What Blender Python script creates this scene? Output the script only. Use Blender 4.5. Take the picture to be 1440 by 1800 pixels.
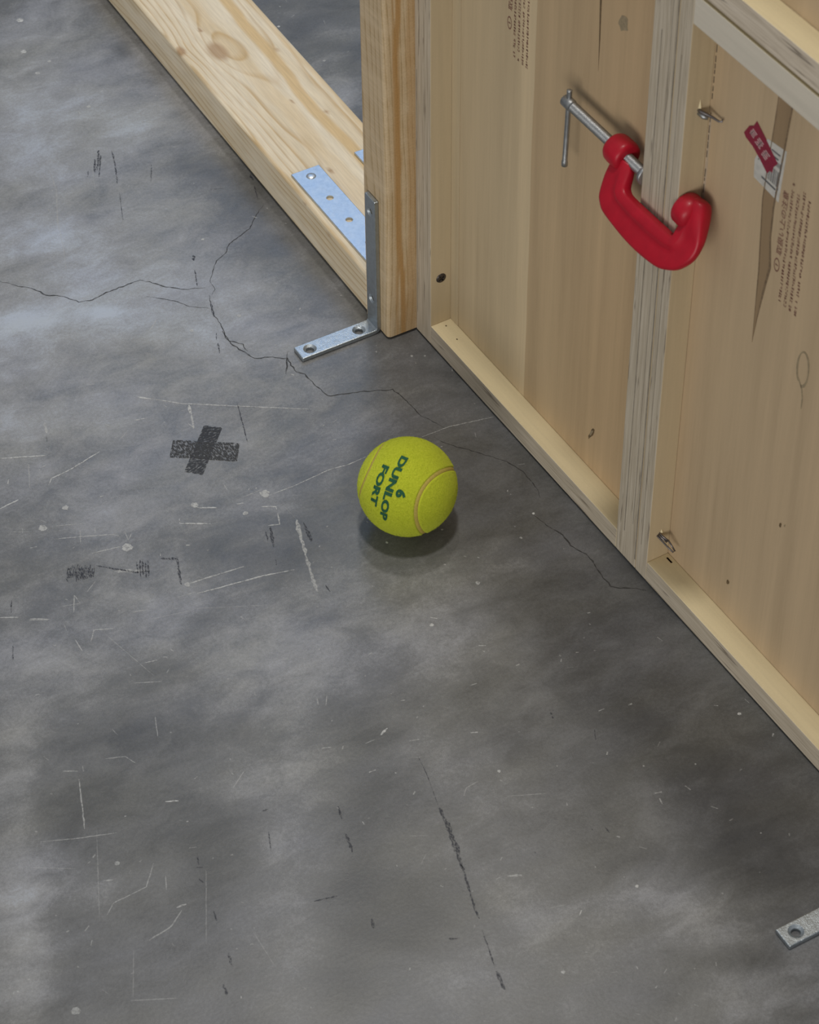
import bpy, bmesh, math, random, json
from mathutils import Vector, Matrix, Quaternion, noise

# ------------------------------------------------------------------ clear
for o in list(bpy.data.objects): bpy.data.objects.remove(o)
SC = bpy.context.scene
COL = SC.collection
MM = 0.001                      # every length below is in millimetres

# ------------------------------------------------------------------ camera
cd = bpy.data.cameras.new('camera'); cam = bpy.data.objects.new('camera', cd); COL.objects.link(cam)
CR, CU, CF = (Vector((0.86801905, -0.49648616, -0.00666434)), Vector((0.35806475, 0.61660211, 0.70113585)), Vector((0.34399500, 0.61098554, -0.71299657)))
CC = Vector((-699.56691752, -1272.36670025, 1292.88461851)) * MM
cam.matrix_world = Matrix(((CR.x, CU.x, -CF.x, CC.x), (CR.y, CU.y, -CF.y, CC.y), (CR.z, CU.z, -CF.z, CC.z), (0, 0, 0, 1)))
cd.sensor_fit = 'AUTO'; cd.sensor_width = 36; cd.lens = 4544.687 / 1800 * 36
cd.clip_start = 0.05; cd.clip_end = 50
cd.dof.use_dof = True; cd.dof.focus_distance = 1.87; cd.dof.aperture_fstop = 22
SC.camera = cam

# ------------------------------------------------------------------ world, lamps, exposure
w = bpy.data.worlds.new('hall'); SC.world = w; w.use_nodes = True
bg = w.node_tree.nodes['Background']; bg.inputs[0].default_value = (0.93, 0.965, 1.0, 1); bg.inputs[1].default_value = 0.28
def lamp(name, kind, loc, target, power, color, size, size_y=None):
    d = bpy.data.lights.new(name, kind); d.energy = power; d.color = color
    if kind == 'AREA':
        d.shape = 'RECTANGLE' if size_y else 'DISK'; d.size = size
        if size_y: d.size_y = size_y
    else: d.shadow_soft_size = size
    o = bpy.data.objects.new(name, d); COL.objects.link(o); o.location = loc
    o.rotation_euler = (Vector(target) - Vector(loc)).to_track_quat('-Z', 'Y').to_euler()
    return o
lamp('ceiling_lamp', 'AREA', (-0.10, -0.20, 3.2), (-0.1, -0.2, 0), 33, (1.0, 0.965, 0.90), 0.26)
lamp('ceiling_lamp', 'AREA', (0.55, 0.96, 3.2), (-0.08, -0.17, 0), 24, (1.0, 0.965, 0.90), 0.24)
lamp('fill_light', 'AREA', (-3.6, -3.4, 0.75), (0, -0.2, 0.25), 92, (1.0, 0.975, 0.92), 3.3, 1.5)  # added soft fill, set low to brighten the upright faces
lamp('window_light', 'AREA', (1.15, 2.75, 2.75), (-0.1, 0, 0), 10.5, (0.20, 0.50, 1.0), 1.2, 0.95)
vs = SC.view_settings
SC.display_settings.display_device = 'sRGB'
vs.view_transform = 'Standard'; vs.look = 'None'; vs.gamma = 1.0; vs.use_curve_mapping = False; vs.exposure = 0.0

# ------------------------------------------------------------------ material helpers
class NT:
    def __init__(s, name):
        s.m = bpy.data.materials.new(name); s.m.use_nodes = True
        s.t = s.m.node_tree; s.n = s.t.nodes; s.b = s.n['Principled BSDF']; s.out = s.n['Material Output']
    def node(s, typ, **kw):
        q = s.n.new(typ)
        for k, v in kw.items(): setattr(q, k, v)
        return q
    def link(s, a, b): s.t.links.new(a, b)
    def set(s, sock, v):
        if hasattr(v, 'is_output'): s.link(v, sock)
        else: sock.default_value = v
    def coord(s, kind='Object'): return s.node('ShaderNodeTexCoord').outputs[kind]
    def mapping(s, vec, scale=(1, 1, 1), loc=(0, 0, 0), rot=(0, 0, 0)):
        q = s.node('ShaderNodeMapping'); s.link(vec, q.inputs[0]); q.inputs[3].default_value = scale
        q.inputs[1].default_value = loc; q.inputs[2].default_value = rot
        return q.outputs[0]
    def noise(s, vec, scale, detail=3, rough=.55, dist=0):
        q = s.node('ShaderNodeTexNoise'); s.link(vec, q.inputs['Vector']); q.inputs['Scale'].default_value = scale
        q.inputs['Detail'].default_value = detail; q.inputs['Roughness'].default_value = rough; q.inputs['Distortion'].default_value = dist
        return q.outputs[0]
    def math(s, op, a, b=0.0, c=None, clamp=False):
        q = s.node('ShaderNodeMath', operation=op, use_clamp=clamp); s.set(q.inputs[0], a); s.set(q.inputs[1], b)
        if c is not None: s.set(q.inputs[2], c)
        return q.outputs[0]
    def ramp(s, fac, stops, mode='LINEAR'):
        q = s.node('ShaderNodeValToRGB'); s.link(fac, q.inputs[0]); r = q.color_ramp; r.interpolation = mode
        while len(r.elements) < len(stops): r.elements.new(0.5)
        for e, (p, c) in zip(r.elements, stops):
            e.position = p; e.color = (*c, 1) if len(c) == 3 else (c[0],) * 3 + (1,)
        return q.outputs[0]
    def mix(s, fac, a, b, blend='MIX'):
        q = s.node('ShaderNodeMix', data_type='RGBA', blend_type=blend); s.set(q.inputs[0], fac)
        s.set(q.inputs[6], (*a, 1) if isinstance(a, tuple) else a); s.set(q.inputs[7], (*b, 1) if isinstance(b, tuple) else b)
        return q.outputs[2]
    def sep(s, vec):
        q = s.node('ShaderNodeSeparateXYZ'); s.link(vec, q.inputs[0]); return q.outputs
    def bump(s, h, strength=.3, dist=.0005):
        q = s.node('ShaderNodeBump'); s.link(h, q.inputs['Height']); q.inputs['Strength'].default_value = strength
        q.inputs['Distance'].default_value = dist; s.link(q.outputs[0], s.b.inputs['Normal'])
    def col(s, v): s.set(s.b.inputs['Base Color'], (*v, 1) if isinstance(v, tuple) else v)
    def pr(s, **kw):
        for k, v in kw.items(): s.set(s.b.inputs[k.replace('_', ' ')], v)
        return s

def mat_floor():
    m = NT('polished_concrete'); co = m.coord()
    at = m.node('ShaderNodeAttribute', attribute_name='stain').outputs['Fac']  # stains, with some light and shade put into the colour
    n1 = m.noise(m.mapping(co, (8, 11, 8), rot=(0, 0, .5)), 1.0, 6, .62, .8)
    n2 = m.noise(m.mapping(co, (30, 48, 30), rot=(0, 0, .5)), 1.0, 5, .65, .6)
    n3 = m.noise(co, 420, 3, .7)
    n4 = m.noise(co, 1500, 2, .6)
    v = m.math('MULTIPLY_ADD', m.math('SUBTRACT', n1, .5), .55, .5)
    v = m.math('MULTIPLY_ADD', m.math('SUBTRACT', n2, .5), .42, v)
    v = m.math('MULTIPLY_ADD', m.math('SUBTRACT', n3, .5), .26, v)
    v = m.math('MULTIPLY_ADD', m.math('SUBTRACT', n4, .5), .30, v)
    v = m.math('MULTIPLY_ADD', at, .16, v)
    c = m.ramp(v, [(.12, (.048, .049, .048)), (.38, (.090, .089, .086)), (.58, (.148, .147, .144)), (.80, (.285, .283, .282)), (1.0, (.42, .45, .50))])
    tint = m.ramp(m.noise(m.mapping(co, (9, 16, 9), loc=(3, 1, 0), rot=(0, 0, .5)), 1.0, 4), [(.35, (.99, .985, .955)), (.65, (.97, .985, 1.05))])
    m.col(m.mix(1.0, c, tint, 'MULTIPLY'))
    m.pr(Roughness=m.math('MULTIPLY_ADD', n2, .30, .22)); m.b.inputs['Specular IOR Level'].default_value = .34
    m.bump(m.math('ADD', n3, m.math('MULTIPLY', n2, .6)), .12, .0006)
    return m.m

def mat_mark(name, color, thr, scale, stretch=(1, 1, 1), soft=.12, rough=.6):
    m = NT(name); co = m.coord(); n = m.noise(m.mapping(co, stretch), scale, 3, .6)
    a = m.node('ShaderNodeAttribute', attribute_name='alpha').outputs['Fac']
    al = m.ramp(n, [(max(thr - soft, 0), (0,)), (min(thr + soft, 1), (1,))])
    m.col(color); m.pr(Roughness=rough); m.set(m.b.inputs['Alpha'], m.math('MULTIPLY', al, a, clamp=True))
    return m.m

def mat_ply(name, base=(.50, .365, .215), sx=0.0, seam=None, dark=(.40, .275, .155), axis='Z'):
    m = NT(name); co = m.coord()
    st = {'Z': (420, 420, 14), 'Y': (420, 14, 420)}[axis]
    n1 = m.noise(m.mapping(co, st), 1.0, 4, .6)
    n2 = m.noise(m.mapping(co, tuple(x * .12 for x in st)), 1.0, 4, .55, .4)
    n3 = m.noise(co, 900, 2)
    v = m.math('MULTIPLY_ADD', m.math('SUBTRACT', n1, .5), .5, m.math('MULTIPLY_ADD', m.math('SUBTRACT', n2, .5), 1.25, .5))
    v = m.math('MULTIPLY_ADD', m.math('SUBTRACT', n3, .5), .2, v)
    lo = tuple(a * .78 + b * .12 for a, b in zip(base, dark)); hi = tuple(min(1, a * 1.12) for a in base)
    c = m.ramp(v, [(.2, lo), (.5, base), (.85, hi)])
    if seam:                                    # veneer leaves of slightly different colour meet at y = seam
        y = m.sep(co)[1]; yb = m.math('MULTIPLY_ADD', m.math('SUBTRACT', m.noise(m.mapping(co, (0, 0, 6)), 1.0, 2), .5), .006, y)
        for pos, wd, mul in seam:
            q = m.node('ShaderNodeMapRange', clamp=True); m.link(yb, q.inputs[0])
            q.inputs[1].default_value = pos * MM; q.inputs[2].default_value = (pos + wd) * MM
            c = m.mix(m.math('MULTIPLY', q.outputs[0], 1.0), c, m.mix(1.0, c, mul, 'MULTIPLY'))
    m.col(c); m.pr(Roughness=.55); m.b.inputs['Specular IOR Level'].default_value = .35
    m.bump(n1, .10, .0003)
    return m.m

def mat_edge(name, axis, gain=1.0):                       # sawn plywood edge: layers across 'axis'
    m = NT(name); co = m.coord()
    k = {'Y': (12, 520, 12), 'Z': (12, 12, 520)}[axis]
    n1 = m.noise(m.mapping(co, k), 1.0, 3, .65, .15)
    k2 = {'Y': (30, 900, 30), 'Z': (30, 30, 900)}[axis]
    n2 = m.noise(m.mapping(co, k2), 1.0, 2, .6)
    kc = {'Y': (40, 300, 16), 'Z': (40, 16, 300)}[axis]
    n3 = m.noise(m.mapping(co, kc, loc=(2, 5, 1)), 1.0, 3, .7)
    v = m.math('MULTIPLY_ADD', n2, .35, m.math('MULTIPLY', n1, .75))
    c = m.ramp(v, [(.30, (.25, .20, .145)), (.45, (.40, .335, .25)), (.58, (.49, .42, .325)), (.75, (.58, .51, .41))])
    if gain != 1: c = m.mix(1.0, c, (gain, gain, gain * 1.03), 'MULTIPLY')
    gap = m.ramp(n3, [(.31, (1,)), (.38, (0,))])
    c = m.mix(m.math('MULTIPLY', gap, .75), c, (.12, .09, .065))
    if gain < 1: c = m.mix(m.ramp(m.noise(m.mapping(co, (0, 0, 28)), 1.0, 4, .7), [(.42, (0,)), (.6, (.8,))]), c, (.36, .31, .24))
    m.col(c); m.pr(Roughness=.75); m.bump(v, .25, .0005)
    return m.m

def mat_timber(name, palette, bump=.12):
    m = NT(name); co = m.coord()
    g = m.node('ShaderNodeAttribute', attribute_name='ring').outputs['Fac']
    k = m.node('ShaderNodeAttribute', attribute_name='knot').outputs['Fac']
    h = m.node('ShaderNodeAttribute', attribute_name='heart').outputs['Fac']
    fr = m.math('FRACT', g)
    line = m.ramp(fr, [(0.0, (.0,)), (.6, (.12,)), (.88, (1.0,)), (1.0, (0.0,))])
    f = m.noise(m.mapping(co, (700, 40, 700)), 1.0, 3, .6)
    lo, mid, hi, heart, knot = palette
    c = m.mix(line, mid, lo)
    c = m.mix(m.math('MULTIPLY', m.ramp(m.noise(m.mapping(co, (60, 9, 60)), 1.0, 3), [(.4, (0,)), (.65, (1,))]), .65), c, hi)
    c = m.mix(h, c, heart)
    c = m.mix(k, c, knot)
    c = m.mix(.35, c, m.ramp(f, [(.3, (.72, .72, .72)), (.7, (1.25, 1.25, 1.25))]), 'MULTIPLY')
    m.col(c); m.pr(Roughness=.5); m.b.inputs['Specular IOR Level'].default_value = .4
    m.bump(m.math('ADD', f, line), bump, .0003)
    return m.m

def mat_zinc(name, base=(.62, .66, .70), rough=.30, rel=1.0):
    m = NT(name); co = m.coord()
    n = m.noise(co, 260, 4, .65); n2 = m.noise(co, 1400, 2)
    m.col(m.ramp(n, [(.3, tuple(x * .82 for x in base)), (.7, base)])); m.pr(Metallic=1.0, Roughness=m.math('MULTIPLY_ADD', n, .22, rough))
    m.bump(m.math('ADD', n, m.math('MULTIPLY', n2, .5 * rel)), .16 * rel, .0005)
    return m.m

def mat_plain(name, color, rough=.5, metal=0.0, coat=0.0, nscale=300, var=.12, bump=.05):
    m = NT(name); co = m.coord(); n = m.noise(co, nscale, 3)
    m.col(m.ramp(n, [(.3, tuple(x * (1 - var) for x in color)), (.7, tuple(min(1, x * (1 + var)) for x in color))]))
    m.pr(Roughness=rough, Metallic=metal); m.b.inputs['Coat Weight'].default_value = coat; m.b.inputs['Coat Roughness'].default_value = .15
    m.bump(n, bump, .0004)
    return m.m

def mat_felt():
    m = NT('yellow_felt'); co = m.coord()
    n = m.noise(co, 900, 4, .75, .6); n2 = m.noise(co, 110, 3)
    c = m.ramp(n, [(.25, (.36, .41, .020)), (.5, (.475, .52, .032)), (.75, (.59, .61, .055))])
    c = m.mix(m.math('MULTIPLY', n2, .35), c, (.39, .46, .028))
    m.col(c); m.pr(Roughness=.95); m.b.inputs['Specular IOR Level'].default_value = .1
    m.b.inputs['Sheen Weight'].default_value = .35; m.b.inputs['Sheen Roughness'].default_value = .5; m.b.inputs['Sheen Tint'].default_value = (.85, .95, .2, 1)
    m.bump(n, .55, .0012)
    return m.m

MAT = {}
MAT['floor'] = mat_floor()
MAT['crack'] = mat_mark('crack_dark', (.030, .028, .026), .40, 160, soft=.2)
MAT['scratch'] = mat_mark('scratch_pale', (.60, .60, .585), .39, 420, soft=.16)
MAT['scuff'] = mat_mark('rubber_scuff', (.020, .022, .034), .50, 1.0, (900, 420, 500), soft=.13)
MAT['tape'] = mat_mark('tape_residue', (.017, .018, .023), .45, 1.0, (300, 900, 200), soft=.06)
MAT['tape_b'] = mat_mark('tape_residue_thin', (.026, .025, .025), .485, 1.0, (1000, 330, 200), soft=.06)
MAT['ply_left'] = mat_ply('veneer_left', (.53, .415, .262), seam=[(-98, -12, (1.16, 1.16, 1.16)), (-121, -.8, (.80, .745, .70)), (-150, -60, (1.03, 1.0, .98))])
MAT['ply_right'] = mat_ply('veneer_right', (.51, .39, .252), seam=[(60, -50, (.97, .95, .93))])
MAT['ply_face'] = mat_ply('veneer_stud', (.51, .41, .265))
MAT['ply_rail'] = mat_ply('veneer_rail', (.72, .61, .385), axis='Y')
MAT['edge_y'] = mat_edge('plywood_edge_upright', 'Y')
MAT['edge_z'] = mat_edge('plywood_edge_level', 'Z')
MAT['rail_pale'] = mat_ply('rail_pale', (.60, .545, .455), dark=(.5, .44, .35), axis='Y'); MAT['edge_pale'] = mat_edge('plywood_edge_pale', 'Z', 1.2)
MAT['beam'] = mat_timber('pine_beam', ((.53, .375, .195), (.70, .585, .41), (.80, .71, .56), (.62, .43, .20), (.40, .25, .13)))
MAT['post'] = mat_timber('pine_post', ((.40, .275, .135), (.57, .43, .265), (.63, .49, .32), (.42, .23, .075), (.2, .1, .05)))
MAT['zinc'] = mat_zinc('zinc_plate'); MAT['zinc_rough'] = mat_zinc('zinc_frosted', (.50, .55, .59), .30, 2.2)
MAT['steel'] = mat_zinc('dull_steel', (.42, .43, .44), .36)
MAT['screw'] = mat_plain('black_screw', (.085, .075, .07), .4, .8)
MAT['red'] = RED = mat_plain('red_paint', (.39, .006, .020), .42, 0, .06, 120, .08, .05)
RED.node_tree.nodes['Principled BSDF'].inputs['Specular IOR Level'].default_value = .3
MAT['nail'] = mat_plain('grey_nail', (.22, .20, .20), .38, .9)
MAT['seam'] = mat_plain('ball_seam_rubber', (.40, .31, .06), .8, nscale=700)
MAT['felt'] = mat_felt()
MAT['ink_green'] = mat_plain('green_ink', (.008, .075, .035), .9, nscale=1500, var=.5)
MAT['ink_red'] = mat_plain('red_brown_ink', (.20, .09, .065), .8, nscale=900, var=.35)
MAT['ink_grey'] = mat_plain('grey_ink', (.10, .10, .105), .8, nscale=900, var=.2)
MAT['paper'] = mat_plain('label_paper', (.52, .50, .46), .6)
MAT['tape_red'] = mat_plain('red_label_tape', (.23, .010, .035), .45)
MAT['ink_pink'] = mat_plain('pale_ink', (.52, .34, .34), .7)
MAT['splice'] = mat_ply('veneer_splice', (.29, .20, .115), dark=(.2, .13, .07)); MAT['knot'] = mat_plain('veneer_knot', (.13, .085, .04), .7, nscale=500, var=.4)
MAT['spl_edge'] = mat_plain('splice_glue', (.19, .13, .075), .7, nscale=500, var=.3)
MAT['core'] = mat_edge('core_veneer', 'Y', .42)
MAT['stain'] = mat_plain('veneer_stain', (.30, .235, .145), .7, nscale=400, var=.2)
MAT['pencil'] = mat_plain('dark_gap', (.10, .075, .05), .8); MAT['glue'] = mat_plain('pale_glue', (.47, .38, .28), .6)

# ------------------------------------------------------------------ object helpers
def link_mesh(name, me, mats, parent=None, smooth=False):
    for mt in (mats if isinstance(mats, (list, tuple)) else [mats]): me.materials.append(mt)
    me.name = name
    o = bpy.data.objects.new(name, me); COL.objects.link(o)
    if parent: o.parent = parent
    if smooth:
        for p in me.polygons: p.use_smooth = True
    return o
def from_bm(name, bm, mats, parent=None, smooth=False):
    me = bpy.data.meshes.new(name); bm.normal_update(); bm.to_mesh(me); bm.free()
    return link_mesh(name, me, mats, parent, smooth)
def thing(name, label, cat, loc=(0, 0, 0), rotz=0, group=None):
    o = bpy.data.objects.new(name, None); COL.objects.link(o); o.empty_display_size = .05
    o.location = Vector(loc) * MM; o.rotation_euler = (0, 0, rotz); tag(o, label, cat, group); return o
def tag(o, label, cat, group=None):
    o['label'] = label; o['category'] = cat
    if group: o['group'] = group
    return o
def box_bm(x0, x1, y0, y1, z0, z1, bevel=0, seg=2):
    bm = bmesh.new(); bmesh.ops.create_cube(bm, size=1)
    for v in bm.verts: v.co = Vector(((x0 + x1) / 2 + v.co.x * (x1 - x0), (y0 + y1) / 2 + v.co.y * (y1 - y0), (z0 + z1) / 2 + v.co.z * (z1 - z0))) * MM
    if bevel: bmesh.ops.bevel(bm, geom=bm.edges[:], offset=bevel * MM, segments=seg, affect='EDGES', profile=.5)
    return bm
def box(name, dims, mats, parent=None, bevel=0, pick=None, seg=2):
    bm = box_bm(*dims, bevel, seg); bm.normal_update()
    if pick:
        for f in bm.faces: f.material_index = pick(f.normal)
    return from_bm(name, bm, mats, parent)
def lathe_bm(prof, axis='Y', seg=24, bm=None, origin=(0, 0, 0), caps=True):
    """prof: list of (position along axis, radius)"""
    bm = bm or bmesh.new(); rings = []
    for p, r in prof:
        ring = []
        for i in range(seg):
            a = 2 * math.pi * i / seg; c, s = r * math.cos(a), r * math.sin(a)
            q = {'Y': (c, p, s), 'Z': (c, s, p), 'X': (p, c, s)}[axis]
            ring.append(bm.verts.new((Vector(q) + Vector(origin)) * MM))
        rings.append(ring)
    for a, b in zip(rings, rings[1:]):
        for i in range(seg): bm.faces.new((a[i], a[(i + 1) % seg], b[(i + 1) % seg], b[i]))
    if caps:
        bm.faces.new(rings[0][::-1]); bm.faces.new(rings[-1])
    bmesh.ops.recalc_face_normals(bm, faces=bm.faces[:])
    return bm
def tube_bm(pts, r, seg=8, bm=None):
    bm = bm or bmesh.new(); P = [Vector(p) for p in pts]; rings = []
    for i, p in enumerate(P):
        d = (P[min(i + 1, len(P) - 1)] - P[max(i - 1, 0)]).normalized()
        a = d.orthogonal().normalized() if not rings else (prev - d * prev.dot(d)).normalized()
        prev = a; b = d.cross(a); rr = r[i] if isinstance(r, (list, tuple)) else r
        rings.append([bm.verts.new((p + a * rr * math.cos(t) + b * rr * math.sin(t)) * MM) for t in (2 * math.pi * k / seg for k in range(seg))])
    for a, b in zip(rings, rings[1:]):
        for i in range(seg): bm.faces.new((a[i], a[(i + 1) % seg], b[(i + 1) % seg], b[i]))
    bm.faces.new(rings[0][::-1]); bm.faces.new(rings[-1])
    bmesh.ops.recalc_face_normals(bm, faces=bm.faces[:])
    return bm
def cut(o, cutters):
    """subtract the cutter meshes from o, keep the result as plain mesh"""
    objs = []
    for bm in cutters:
        me = bpy.data.meshes.new('cutter'); bm.to_mesh(me); bm.free()
        c = bpy.data.objects.new('cutter', me); COL.objects.link(c); c.parent = o.parent; c.matrix_local = o.matrix_local; objs.append(c)
        md = o.modifiers.new('hole', 'BOOLEAN'); md.operation = 'DIFFERENCE'; md.object = c; md.solver = 'EXACT'
    bpy.context.view_layer.update()
    me = bpy.data.meshes.new_from_object(o.evaluated_get(bpy.context.evaluated_depsgraph_get()))
    o.modifiers.clear(); old = o.data; o.data = me; bpy.data.meshes.remove(old)
    me.name = o.name
    for c in objs:
        m = c.data; bpy.data.objects.remove(c); bpy.data.meshes.remove(m)
    return o
def sheet_poly(name, pts, x, mat, parent, thick=.12):
    """thin flat patch on a panel sheet (points are panel-local y, z)"""
    bm = bmesh.new(); a = [bm.verts.new(Vector((x, y, z)) * MM) for y, z in pts]
    f = bm.faces.new(a); bm.normal_update()
    if f.normal.x > 0: bmesh.ops.reverse_faces(bm, faces=[f])
    r = bmesh.ops.extrude_face_region(bm, geom=[f]); bmesh.ops.translate(bm, vec=(-thick * MM, 0, 0), verts=[v for v in r['geom'] if isinstance(v, bmesh.types.BMVert)])
    bmesh.ops.recalc_face_normals(bm, faces=bm.faces[:])
    return from_bm(name, bm, mat, parent)

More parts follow.
